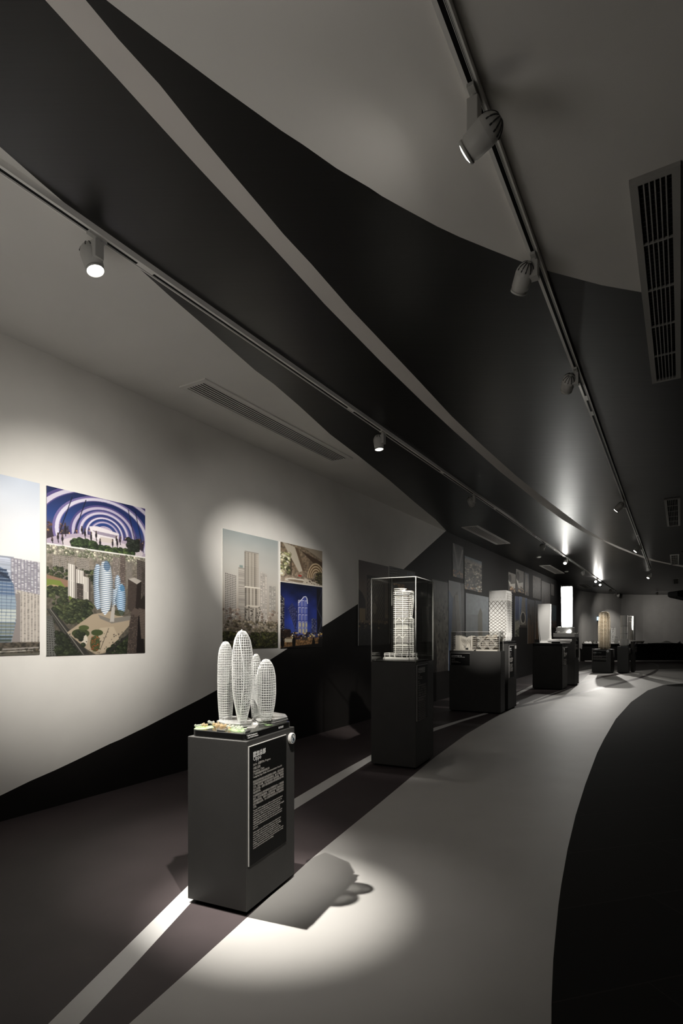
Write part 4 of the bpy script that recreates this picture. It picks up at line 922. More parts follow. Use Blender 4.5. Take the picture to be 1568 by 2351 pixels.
# the clear four-tower model on it
def four_towers():
    p = P1; z0 = p.h; W, D = p.w/2, p.dp/2
    t = thing('tower_cluster_model', 'clear ribbed model of four rounded towers on a glossy black base, on the nearest plinth', 'architectural model', p.C+Vector((0, 0, z0)), p.a)
    hs = .034
    sl = MB().prism(rrect(-W+.014, W-.010, -D+.012, D-.016, .03), 0, hs).build('base_slab', M['black_gloss'], t); bevel(sl, .002)
    MB().prism(rrect(-W+.018, W-.014, -D+.016, D-.020, .028), hs, hs+.0008).build('reflector_top', M['mirror_sheet'], t)  # added mirror sheet, bounces the nearest spotlight up to the ceiling
    text('OPPO Headquarters\nZaha Hadid Architects', .0105, M['ink_white'], sl, (W-.0095, p.fr(573, 1692)[0]-.002, .0205), (0, 1, 0), (0, 0, 1), bold=.02, line=1.0)
    yl = p.fr(643, 1671)[0]
    b = MB(); b.add([(W-.0094, yl+x, .012+z) for x, z in rrect(0, .011, 0, .011, .003)], [tuple(range(24))]); b.build('emblem', M['ink_white'], sl, recalc=False)
    text('ZAHA HADID\nARCHITECTS', .0062, M['ink_white'], sl, (W-.0094, yl+.015, .0185), (0, 1, 0), (0, 0, 1), bold=.01)
    loc = lambda px, py, z: (lambda q: ((q-p.C).dot(p.v), (q-p.C).dot(p.u)))(on_z(px, py, z0+z))
    # podiums
    def plates(pts, zs, name):
        for k, (sc, za, zb) in enumerate(zs):
            cx = sum(q[0] for q in pts)/len(pts); cy = sum(q[1] for q in pts)/len(pts)
            bevel(MB().prism([(cx+(x-cx)*sc, cy+(y-cy)*sc) for x, y in pts], za, zb).build(name, M['silver'], t), .0015)
    zp = .055
    f = lambda pp: [loc(x, y, zp) for x, y in pp]
    plates(f([(497,1655),(519,1661),(551,1662),(577,1659),(579,1652),(566,1644),(520,1643)]), [(1.02, hs+.002, hs+.009), (.97, hs+.009, hs+.016), (1.0, hs+.016, hs+.021)], 'podium')
    plates(f([(580,1645),(594,1656),(631,1652),(660,1645),(655,1639),(620,1633),(585,1638)]), [(1.03, hs+.002, hs+.009), (.93, hs+.009, hs+.014), (1.0, hs+.014, hs+.021)], 'podium')
    zb = hs+.021
    # floor line of the towers: centre px, half widths and heights measured in the photo
    def prof(t_, kind):
        ks = {'a': [(0,.78),(.12,.88),(.3,.98),(.5,1),(.7,.97),(.82,.90),(.9,.76),(.96,.52),(.99,.26),(1,.03)],
              'b': [(0,.40),(.08,.56),(.2,.77),(.36,.94),(.52,1),(.68,.985),(.8,.91),(.88,.79),(.94,.60),(.98,.36),(1,.03)],
              'c': [(0,.50),(.1,.70),(.25,.89),(.42,1),(.58,1),(.72,.95),(.84,.82),(.93,.58),(.98,.32),(1,.03)]}[kind]
        return float(np.interp(t_, [k[0] for k in ks], [k[1] for k in ks]))
    def tower(name, px, yl, rx, ry, ytop, kind, lean=0.0, nr=24, pitch=.0136, rot=0.0):
        x0 = p.lx(px, yl); zt = p.lz(ytop, x0, yl)-z0; Ht = zt-zb
        N = 36
        def P_(th, tt, k=1.0):
            r = prof(tt, kind)*k; x = rx*r*math.cos(th); y = ry*r*math.sin(th)
            return (x0+lean*math.sin(tt*math.pi)+x*math.cos(rot)-y*math.sin(rot), yl+x*math.sin(rot)+y*math.cos(rot), zb+tt*Ht)
        tts = [math.sin(i/44*math.pi/2)**1.15 if False else 1-(1-i/44)**1.25 for i in range(45)]
        rows = [[P_(2*math.pi*j/N, tt, .97) for j in range(N)] for tt in tts]
        sk = MB().sheet(rows, closed=True).build(name, M['skin'], t, True)
        b = MB(); n = int(Ht/pitch)
        for i in range(1, n):
            tt = i*pitch/Ht
            if prof(tt, kind) < .12: continue
            lo = [P_(2*math.pi*j/N, tt, 1.0) for j in range(N)]; hi = [(x, y, z+.0024) for x, y, z in lo]
            li = [P_(2*math.pi*j/N, tt, .945) for j in range(N)]; hi2 = [(x, y, z+.0024) for x, y, z in li]
            b.sheet([lo, hi, hi2, li, lo], closed=True)
        b.build('floor_rings', M['fin'], sk)
        b = MB()
        for k in range(nr):
            th = 2*math.pi*k/nr; b.tube([P_(th, tt, 1.012) for tt in [q for q in tts[::2] if q < .985]+[.987]], .0009, 4)
        b.build('ribs', M['fin'], sk)
        return x0, P_
    yc = -.01
    xL, PL_ = tower('left_tower', 518, .035, .0415, .05, 1471.4, 'a')
    xC, PC_ = tower('tall_tower', 556, -.035, .0525, .062, 1446, 'b', lean=.004)
    xR, PR_ = tower('right_tower', 611, .075, .0545, .050, 1512, 'c')
    xS, PS_ = tower('rear_tower', 588, .15, .030, .034, 1500, 'a', nr=18)
    # bright edge bands framing the tall tower's front face
    b = MB()
    for th0, bow in ((-2.35, -.18), (-.80, .22)):
        b.tube([PC_(th0+(-.78+.0-th0*.5-.8)*0+ (1-math.sin(math.pi*tt))*(-1.57-th0)*.85, tt, 1.02) for tt in [i/30 for i in range(31)]], .0026, 6)
    b.build('edge_bands', M['fin'], t, True)
    # waist joining the tall and the right tower
    b = MB(); A = []; HC = (p.lz(1446, xC, -.035)-z0)-zb; HR = (p.lz(1512, xR, .075)-z0)-zb
    for i in range(34):
        q = i/33; zc, zr = .075+.27*q, .080+.185*q
        a_ = Vector(PC_(-1.05, zc/HC)); c_ = Vector(PR_(-2.45, zr/HR)); pts = []
        for k in range(11):
            s_ = k/10; m = a_*(1-s_)+c_*s_; f_ = math.sin(math.pi*s_)
            m.y += .016*f_; m.z += (.050*f_*max(0, 1-q*2.2)) - .055*f_*max(0, q-.45)/.55
            pts.append(m)
        A.append(pts)
    for i in range(0, len(A), 2): b.tube(A[i], .0022, 4)
    for k in range(0, 11): b.tube([r[k] for r in A], .0010, 4)
    br = MB().sheet(A).build('waist_bridge', M['skin'], t, True); b.build('bridge_fins', M['fin'], br)
    # lawns, trees and small black pieces along the front
    def patch(pp, m, z=.0018, name='lawn'):
        q = [loc(x, y, hs) for x, y in pp]; n = len(q)
        MB().prism(q, hs, hs+z).build(name, M[m], t)
    patch([(445,1673.5),(452,1669),(470,1668),(487,1667),(491,1671),(470,1675),(452,1675.5)], 'lawn')
    patch([(524,1676),(534,1673.5),(556,1674),(566,1672),(567,1677),(556,1681),(540,1680)], 'lawn')
    patch([(606,1664.5),(616,1663),(627,1664.5),(614,1667)], 'lawn')
    patch([(566,1672),(590,1650),(600,1661),(592,1664),(585,1672)], 'model_grey', .0012, 'plaza')
    rnd = random.Random(3)
    spots = [(449,1668,0),(455,1669,0),(460,1668,0),(465,1667,1),(471,1668,1),(468,1664,1),(475,1666,1),(480,1660,0),(485,1661,0),(490,1660,0),(491,1666,1),(496,1665,1),(497,1669,1),(502,1667,1),(503,1662,1),(508,1666,1),(513,1664,0),(512,1670,1),(517,1668,1),(521,1666,1),(523,1671,0),(527,1668,0),(531,1673,0),(535,1670,0),(538,1675,0),(542,1671,0),(546,1676,0),(549,1672,0),(551,1677,0),(555,1673,0),(526,1674,1),(508,1671,1),(536,1667,0),(544,1667,0)]
    rr = .0080
    me0 = None
    for x, y, k in spots:
        q = loc(x, y+3, hs); b = MB(); b.tube([(0, 0, 0), (0, 0, .006)], .0008, 4); r = rr*(.85+.35*rnd.random()); b.ball((0, 0, .005+r*.8), r, 0, 10, 7)
        o = b.build('model_tree', M['bead_amber' if k else 'bead'], t, True); o.location = (q[0], q[1], hs+.001)
    for pp in ([(495,1671),(519,1671),(521,1675),(516,1678),(498,1677)], [(560,1675),(576,1672),(574,1677),(563,1681)]):
        q = [loc(x, y, hs+.006) for x, y in pp]; bevel(MB().prism(q, hs, hs+.008).build('black_pavilion', M['black_gloss'], t), .002)
four_towers()

# ---------------------------------------------------------------- acrylic cases
def acrylic_case(p, label, z0, ztop, x0, x1, y0, y1, th=.006, bolts=(), edge=.004):
    t = thing('acrylic_case', label, 'display case', p.C+Vector((0, 0, z0)), p.a, 'clear acrylic display cases'); hh = ztop-z0
    e2 = th
    def panel(name, bx):
        MB().box(*bx).build(name, M['acrylic'], t)
    panel('side_panel', (x0+th, x1-th, y0, y0+th, 0, hh-th)); panel('side_panel', (x0+th, x1-th, y1-th, y1, 0, hh-th))
    panel('side_panel', (x0, x0+th, y0+th, y1-th, 0, hh-th)); panel('side_panel', (x1-th, x1, y0+th, y1-th, 0, hh-th))
    panel('top_panel', (x0+th, x1-th, y0+th, y1-th, hh-th, hh))
    b = MB()
    for x in (x0, x1-e2):
        for y in (y0, y1-e2): b.box(x, x+e2, y, y+e2, 0, hh-th)
    for y in (y0, y1-e2): b.box(x0, x1, y, y+e2, hh-th, hh)
    for x in (x0, x1-e2): b.box(x, x+e2, y0+e2, y1-e2, hh-th, hh)
    b.build('bonded_edges', M['acrylic_edge'], t)
    for x, y in bolts:
        c = MB(); c.tube([(x, y0+.002, .018), (x, y0-.006, .018)], .006, 10); c.build('bolt', M['silver'], t)
    return t

# second plinth, tall case and the slab tower inside
P2_ = plinth('tall plinth under the tall acrylic case, black against the dark wall', 955, 1768, 1521.5, 852, -26, dp=.62)
W, D = P2_.w/2, P2_.dp/2
ztop = P2_.lz(1322.7, W, -D)
CT = acrylic_case(P2_, 'tall clear acrylic case over the white stacked-floor tower', P2_.h, ztop, -W, W, -D, D, .007, bolts=[(-W+.05, 0), (W-.05, 0)])
MB().box(-W+.0075, W-.0075, -D+.0075, D-.0075, .0005, .012).build('case_tray', M['black'], CT)
(y0, zt), (y1, _), (_, zb) = P2_.fr(956.4, 1527.5), P2_.fr(980.5, 1523.5), P2_.fr(957, 1656)
info_panel(P2_, 'r', y0, y1, zb, zt, [
    (.10, .105, .105, '中环美利道项目', 'ink_white', dict(name='title', bold=.015, space=.75)), (.10, .145, .095, 'Murray Road Project', 'ink_white', dict(name='title', space=.8)),
    (.10, .195, .05, '进行中\n2019 - In Progress', 'ink_grey', {}), (.10, .255, .05, '香港 / Hong Kong', 'ink_grey', {}), (.10, .305, .05, '规划\nMixed use', 'ink_grey', {}),
    (.10, .385, .058, ('塔楼层叠的曲面回应城市中心\n的密度，开放的首层连接公共\n花园与步行网络，为市民提供\n有遮荫的聚会空间。立面以曲\n面玻璃构成，结构柱退至边缘\n释放出通透灵活的办公楼面。')+'\n'+'并与周边公园相连。', 'ink_grey', dict(line=1.2)),
    (.10, .60, .047, 'The tower redefines the centre of the\ncity with layered, curving floors that\nlook over the gardens below. A base\nraised above the ground shelters a\ngarden court, and the open floors are\nbanded with curved glass. Long span\nstructure frees the interiors, while\ncolumns at the edges carry the load.\nThe upper levels step back to give a\nterrace, and the roof is shaped as a\nbanquet hall beneath the evening sky.\nNatural light reaches every level and\nconnects people with the parks beside\nthe site and with the streets around.', 'ink_grey', dict(line=1.05))])
def stacked_tower():
    p = P2_; z0 = p.h+.012; yl = .02
    t = thing('stacked_tower_model', 'white stacked-floor tower model inside the tall acrylic case', 'architectural model', p.C+Vector((0, 0, z0)), p.a)
    X = lambda px: p.lx(px, yl); Z = lambda py: p.lz(py, X(928), yl)-z0
    xa, xb = X(907.3), X(948.8); wd = xb-xa; yr = .075
    zt0 = Z(1508.5); b = MB()
    base = [(X(886), -.07), (X(892), -.095), (X(935), -.10), (X(956), -.06), (X(958), .05), (X(940), .10), (X(900), .10), (X(884), .04)]
    bevel(MB().prism(base, 0.002, zt0-.008).build('base_plate', M['model_white'], t), .003)
    bevel(MB().prism([(x*.97+.03*X(921), y*.93) for x, y in base], zt0-.008, zt0).build('base_plate', M['model_white'], t), .002)
    # podium frame: two ring slabs on short columns
    ring = [(X(889.5), -.085), (X(937), -.095), (X(955), -.05), (X(955), .07), (X(890), .08)]
    b = MB()
    for za, zb_ in ((Z(1504.2), Z(1502.6)), (Z(1500.2), Z(1499.0))):
        lo = [(x, y, za) for x, y in ring]; hi = [(x, y, zb_) for x, y in ring]; cx = X(922)
        li = [(cx+(x-cx)*.86, y*.86, za) for x, y in ring]; hi2 = [(x, y, zb_) for x, y, _ in li]
        b.sheet([lo, hi, hi2, li, lo], closed=True)
    for x, y in [(891, -.08), (902, -.085), (914, -.088), (930, -.09), (953, -.05), (954, .05), (892, .07), (930, .07)]:
        b.box(X(x)-.003, X(x)+.003, y-.003, y+.003, zt0, Z(1499.5))
    b.build('podium_frame', M['model_white'], t)
    ztop_, zn = Z(1353), Z(1359); zlow = Z(1500)
    n = 34; zs = [zlow+(ztop_-zlow)*i/n for i in range(n+1)]
    def outline(z):
        q = 1.0
        zr = [Z(1500), Z(1492), Z(1422), Z(1419.5), Z(1418), Z(1400), Z(1380), Z(1352)]
        xr = [.95, 1.0, 1.0, 1.0, .89, .955, 1.0, 1.0]
        q = float(np.interp(z, zr, xr))
        if z < zn: return rrect(xa, xa+wd*q, -yr, yr, .035, 6)
        return ell(xa+wd*.32, 0, wd*.32, yr*.9, 28, 2.6)
    for i, z in enumerate(zs):
        if i not in (14, 15, 5): MB().prism(outline(z), z, z+.0062).build('floor_plate', M['model_white'], t)
    MB().prism(rrect(xa+wd*.10, xa+wd*.84, -.056, .056, .03), zlow, zn).build('core', M['model_grey'], t)
    b = MB()
    for fx, y in [(.18, -yr), (.58, -yr), (.93, -.045), (.99, -.01), (.99, .04), (.18, yr), (.58, yr), (0.005, -.02), (.005, .035)]:
        zt_ = ztop_ if fx < .6 else zn-.002
        pts = [(xa+wd*fx*(1 if fx < .9 else float(np.interp(z, [Z(1422), Z(1418), Z(1380)], [1, .90, 1]))), y*.995, z) for z in [zt0]+zs if z < zt_]
        b.tube(pts, .0032, 4)
    for zc in (Z(1424), Z(1461)):
        up = .014
        for xa_, xb_ in ((.18, .38), (.58, .38), (.58, .74)): b.tube([(xa+wd*xa_, -yr-.001, zc-.022), (xa+wd*xb_, -yr-.001, zc+.022)], .0028, 4)
    b.tube([(xa+wd*.80, -.078, zt0), (xa+wd*.88, -.062, zlow+.05)], .0035, 4); b.tube([(xa+wd*.90, -.05, zt0), (xa+wd*.97, -.035, zlow+.05)], .0035, 4)
    b.build('columns_and_braces', M['model_white'], t)
    # clear glazing of the upper lobes
    MB().sheet([[(x, y, zlow) for x, y in outline(zlow+.05)], [(x, y, Z(1420)) for x, y in outline(zlow+.05)]], closed=True).build('clear_glazing', M['skin'], t)
    MB().prism(ell(xa+wd*.45, -.01, wd*.16, .03, 20), zn+.004, ztop_+.004).build('roof_pod', M['model_white'], t)
    MB().prism(rrect(xa+wd*.42, xa+wd, -yr*.9, yr*.9, .04), zn, zn+.006).build('roof_slab', M['model_white'], t)
stacked_tower()
# ---------------------------------------------------------------- third plinth: low case with two sectional models
P3 = plinth('wide plinth under the low acrylic case of two sectional models', 1149.5, 1640, 1495.5, 1031.5, -29, dp=.33)
W, D = P3.w/2, P3.dp/2
x0, x1 = P3.lx(1035.4, -D+.01), P3.lx(1146.5, -D+.01)
acrylic_case(P3, 'low clear acrylic case over two cream sectional models', P3.h, P3.lz(1450, 0, -D), x0, x1, -D+.01, D-.01, .006)
(a0, zt), (a1, _), (_, zb) = P3.ff(1034, 1499), P3.ff(1079, 1499), P3.ff(1034, 1526.5)
info_panel(P3, 'f', a0, a1, zb, zt, [
    (.065, .26, .058, '新濠天地摩珀斯酒店', 'ink_white', dict(name='title', bold=.02)), (.065, .355, .058, 'Morpheus at City of Dreams', 'ink_white', dict(name='title', bold=.01)),
    (.065, .47, .036, '2012 - 2018', 'ink_grey', {}), (.065, .56, .036, '中国 澳门\nMacau, China', 'ink_grey', {}), (.065, .73, .036, '新濠博亚娱乐有限公司\nMelco Resorts & Entertainment', 'ink_grey', {})])
def section_models():
    p = P3; yl = -.02; z0 = p.h; X = lambda px: p.lx(px, yl); Zx = lambda py, x: p.lz(py, x, yl)-z0
    G = 'cream sectional models in the low case'
    # left: carved atrium section
    t = thing('atrium_section_model', 'cream sectional model with a carved hollow atrium, left in the low case', 'architectural model', p.C+Vector((0, 0, z0)), p.a, G)
    Z = lambda py: Zx(py, X(1070))
    q = lambda zx: 1030+zx*.0829
    r = lambda zy: 1430+zy*.0829
    zb = Z(r(740)); y0, y1 = -.11, .07
    MB().box(X(q(180)), X(q(735)), y0-.01, y1, .001, zb).build('base_plate', M['model_warm'], t)
    zs = [Z(r(v)) for v in (728, 688, 645, 583, 533, 480, 425, 380)]
    for z in zs:
        MB().box(X(q(180)), X(q(232)), y0+.01, y1-.01, z-.004, z+.005).build('floor_slab', M['model_warm'], t)
        MB().box(X(q(684)), X(q(780)), y0+.005, y1-.01, z-.004, z+.005).build('floor_slab', M['model_warm'], t)
    MB().box(X(q(690)), X(q(760)), -.01, .06, zb, Z(r(375))).build('inner_wall', M['model_gap'], t)
    bevel(MB().box(X(q(228)), X(q(342)), y0, y1, zb, Z(r(350))).build('wall_slab', M['model_warm'], t), .002)
    bevel(MB().box(X(q(652)), X(q(688)), y0, y1, zb, Z(r(355))).build('wall_slab', M['model_warm'], t), .002)
    # carved middle: a grid bulging inwards with folded facets, scooped top
    rows = []; xa, xb = X(q(340)), X(q(654)); zt = Z(r(365)); N = 18
    for i in range(N+1):
        row = []
        for j in range(N+1):
            u = j/N; v = i/N; top = zt-.034*math.exp(-((u-.5)/.22)**2)
            dpt = .07*math.sin(math.pi*u)**.8*(.5+.5*math.cos(2.2*math.pi*(v-.45)))+.012*(abs(((u-.5)*6+v*3) % 1-.5)+abs(((.5-u)*6+v*3) % 1-.5))
            row.append((xa+(xb-xa)*u, y0+.012+dpt, zb+(top-zb)*v))
        rows.append(row)
    b = MB(); b.sheet(rows); back_ = [[(x, y1, z) for x, y, z in r_] for r_ in rows]; b.sheet([rows[-1], back_[-1]]); b.sheet(back_)
    b.build('carved_atrium', M['model_warm'], t)
    b = MB()
    for k in range(5):
        u0 = .1+.2*k; b.tube([(xa+(xb-xa)*(.5+(u0-.5)*s_), y0+.01+.02*s_, zb+(zt-zb)*(.15+.7*s_)) for s_ in (0, .5, 1)], .0025, 4)
    b.build('mesh_ribs', M['model_grey'], t)
    MB().box(X(q(510)), X(q(575)), y0-.002, y0+.02, zb, Z(r(690))).build('doorway', M['lamp_dark'], t)
    # right: exoskeleton section
    t = thing('lattice_section_model', 'cream sectional model with crossing diagonal struts, right in the low case', 'architectural model', p.C+Vector((0, 0, z0)), p.a, G)
    Z = lambda py: Zx(py, X(1122)); zb = Z(r(738))
    MB().box(X(q(796)), X(q(1385)), y0-.01, y1, .001, zb).build('base_plate', M['model_warm'], t)
    for v in (672, 605, 535, 490, 440, 375): MB().box(X(q(838)), X(q(1385)), y0+.02, y1, Z(r(v))-.004, Z(r(v))+.004).build('floor_slab', M['model_warm'], t)
    MB().box(X(q(880)), X(q(1370)), .0, .06, zb, Z(r(380))).build('inner_wall', M['model_gap'], t)
    b = MB()
    def seg(a, c, rr=.0045): b.tube([(X(q(a[0])), y0, Z(r(a[1]))), (X(q(c[0])), y0, Z(r(c[1])))], rr, 4)
    for dx in (-18, 18):
        for a, c in [((985,735),(845,560)),((985,735),(1210,450)),((1215,735),(1365,560)),((1215,735),(985,450)),((860,590),(985,450)),((1340,590),(1210,450)),((985,450),(900,365)),((985,450),(1070,365)),((1210,450),(1140,365)),((1210,450),(1290,365)),((1100,590),(985,450)),((1100,590),(1210,450)),((845,640),(900,560)),((1365,640),(1300,560)),((838,440),(880,390)),((838,400),(940,470))]:
            seg((a[0]+dx, a[1]), (c[0]+dx, c[1]))
    for a, c in [((905,588),(1365,588)),((838,490),(930,490)),((838,540),(890,540)),((838,660),(1385,660))]: seg(a, c, .0032)
    b.build('diagonal_struts', M['model_warm'], t)
    b = MB()
    for a, s_ in (((1090, 560), 1), ((985, 620), .9), ((1210, 620), .9)):
        for k in range(-1, 2): b.box(X(q(a[0]+k*30))-.002, X(q(a[0]+k*30))+.002, y0+.03, y0+.04, Z(r(a[1]+40)), Z(r(a[1]-80)))
    rows = []
    for i in range(9):
        rows.append([(X(q(1060+30*j)), y0+.02+.05*math.sin(i/8*math.pi), Z(r(350+15*i-30*math.sin(j*.9)))) for j in range(11)])
    b.sheet(rows); b.build('curved_canopy', M['model_warm'], t)
section_models()

# fourth plinth: lattice tower
P4 = plinth('narrow plinth with a black top under the white diamond-lattice tower', 1166.3, 1632, 1478.5, 1116, -31, dp=.62, top=1472.6)
(y0, zt), (y1, _), (_, zb) = P4.fr(1168.5, 1482.5), P4.fr(1179.7, 1481.5), P4.fr(1168.5, 1556)
sec_lines(P4, 'r', y0, y1, zb, zt, '摩珀斯', 'Morpheus', ['2012 - 2018', '中国 澳门', 'Macau, China'], ['沿着中轴线对称的塔楼由一组\n空洞切割而成，外骨骼网格将\n内部空间与城市连接起来。\n设计回应了澳门丰富的建筑\n传统与流动的雕刻形态。', 'The tower is conceived as a\nvertical extrusion with a series\nof voids carved through its\ncentre, linking the interior\nwith the city. The exposed\nexoskeleton frees the interiors\nof columns and supports the\nfacade with a free-form lattice\nthat folds around the hotel.'])
b = MB(); y_, z_ = P4.fr(1183.5, 1485.5)
b.box(P4.w/2, P4.w/2+.004, y_-.045, y_+.005, z_-.03, z_+.028); b.box(P4.w/2, P4.w/2+.004, y_+.012, y_+.05, z_-.03, z_+.028)
b.build('notice_cards', M['panel_edge'], P4.t, label='pair of small pale notice cards')
def diamond_tower():
    p = P4; z0 = p.top; D = p.dp/2; W = p.w/2; yf = -D+.02
    xa, xb = p.lx(1122.3, yf), p.lx(1162.3, yf); yb = yf+.40
    t = thing('lattice_tower_model', 'white diamond-lattice tower model on the black-topped narrow plinth', 'architectural model', p.C+Vector((0, 0, z0)), p.a)
    Z = lambda py: p.lz(py, xb, yf)-z0
    zt = Z(1355.5); zc = Z(1465); zl = Z(1473)
    # body with one lower corner cut away
    pts = [(xa+.01, .001), (xb-.075, .001), (xb-.006, .075), (xb-.006, zt), (xa+.01, zt)]
    b = MB(); b.xprism(pts, yf+.008, yb-.008); b.build('core_body', M['model_gap'], t)  # dark core colour stands in for shade between the white scales
    w_ = xb-xa
    # smooth crown with fine joints
    zcr = Z(1379)
    bevel(MB().box(xa+.002, xb-.002, yf+.002, yb-.002, zcr, zt+.004).build('crown', M['model_white'], t), .008, 3)
    b = MB()
    for k in range(1, 13):
        x = xa+w_*k/13; b.box(x-.0006, x+.0006, yf+.0012, yf+.003, zcr+.05, zt-.02)
    for k in range(5):
        x = xa+w_*(.18+.2*k); b.tube([(x-.03, yf+.0015, zcr+.075), (x, yf+.0015, zcr+.004)], .0008, 4); b.tube([(x, yf+.0015, zcr+.004), (x+.03, yf+.0015, zcr+.075)], .0008, 4)
    b.box(xa+.012, xa+.045, yf-.0005, yf+.003, zt-.012, zt-.005); b.box(xb-.003, xb+.0005, yb-.07, yb-.02, zt-.014, zt-.007)
    b.build('crown_joints', M['model_gap'], t)
    # diamond scales on the front face: half-lapped rows getting flatter downwards
    def row_edges():
        z = zcr+.012; rows = []
        hts = [.082]*4+[.066]+[.054]*9+[.062, .075]
        for h_ in hts: rows.append((z, h_)); z -= h_*.52 if True else h_
        return rows
    b = MB(); ncol = 4; cw = w_/(ncol+.12)
    z = zcr+.045; i = 0
    while z > .03:
        h_ = float(np.interp(z, [0, .08, .18, .45, .62, .85], [.10, .09, .060, .056, .090, .094]))
        off = (i % 2)*.5
        for c in range(-1, ncol+1):
            xc = xa+cw*(c+.56+off); x0, x1 = max(xa+.001, xc-cw/2), min(xb-.001, xc+cw/2)
            if x1-x0 < cw*.2: continue
            g = .0042; top = z; bot = z-h_; mid = (top+bot)/2
            P = [(xc, top-g*1.4), (x1-g, mid), (xc, bot+g*1.4), (x0+g, mid)]
            P = [(min(max(x, xa+.001), xb-.001), zz) for x, zz in P]
            if top > zcr: P = [(x0+g*1.5, zcr-.001), (x1-g*1.5, zcr-.001), (x1-g, min(mid, zcr-.002)), (xc, bot+g*1.4), (x0+g, min(mid, zcr-.002))] if mid < zcr else [(x0+g*2+(x1-x0)*.5*(mid-zcr)/(mid-bot), zcr-.001), (x1-g*2-(x1-x0)*.5*(mid-zcr)/(mid-bot), zcr-.001), (xc, bot+g*1.4)]
            P = [(min(max(x, xa+.001), xb-.001), zz) for x, zz in P]; m_ = len(P)
            if bot > zcr-.008: continue
            if min(q[1] for q in P) < .012: continue
            if max(q[0] for q in P) > xb-.075+min(q[1] for q in P)*.95+.02 and min(q[1] for q in P) < .06: continue
            cen = (sum(q[0] for q in P)/m_, sum(q[1] for q in P)/m_)
            vs = [(x, yf+.008, zz) for x, zz in P]+[(cen[0]+(x-cen[0])*.86, yf-.001-.004*((zz-bot)/h_), cen[1]+(zz-cen[1])*.86) for x, zz in P]
            b.add(vs, [tuple(range(m_, 2*m_))]+[(k, (k+1) % m_, m_+(k+1) % m_, m_+k) for k in range(m_)])
        z -= h_/2; i += 1
    b.build('diamond_scales', M['model_white'], t)
    # aisle face: pleated fins, a tall opening, pointed feet
    b = MB(); nf = 9
    for k in range(nf):
        y = yf+.02+(yb-yf-.04)*k/(nf-1); hole = 2.5 < k < 5.5
        zz = zt-.03; j = 0; pts = []
        while zz > .055:
            pts.append((xb-.003+.008*(j % 2), y, zz)); zz -= .022 if not hole else .022; j += 1
        b.tube(pts, .0075 if not hole else .0052, 4)
    b.build('pleated_fins', M['model_white'], t)
    b = MB(); j = 0; zz = Z(1386)
    while zz > Z(1440):
        b.tube([(xb+.001, yf+.12, zz), (xb-.02, yf+.20, zz-.02), (xb+.001, yf+.27, zz-.055)], .007, 4); zz -= .05
    b.build('opening_slats', M['model_white'], t)
    MB().box(xb-.0065, xb-.004, yf+.13, yf+.26, Z(1445), Z(1383)).build('opening_recess', M['lamp_dark'], t)
    for k in range(4):
        y = yf+.04+(yb-yf-.08)*k/3; b = MB()
        b.lathe([(.004, 0), (.012, .02), (.024, .07), (.027, .11), (.02, .15), (.01, .17)], 10); o = b.build('foot', M['model_white'], t, True); o.location = (xb-.012, y, .001)
    b = MB()
    for k in range(4): b.tube([(xb-.07+.018*k, yf+.003, .004), (xb-.055+.018*k, yf+.003, .045+.012*k)], .004, 4)
    b.build('entrance_struts', M['model_white'], t)
diamond_tower()

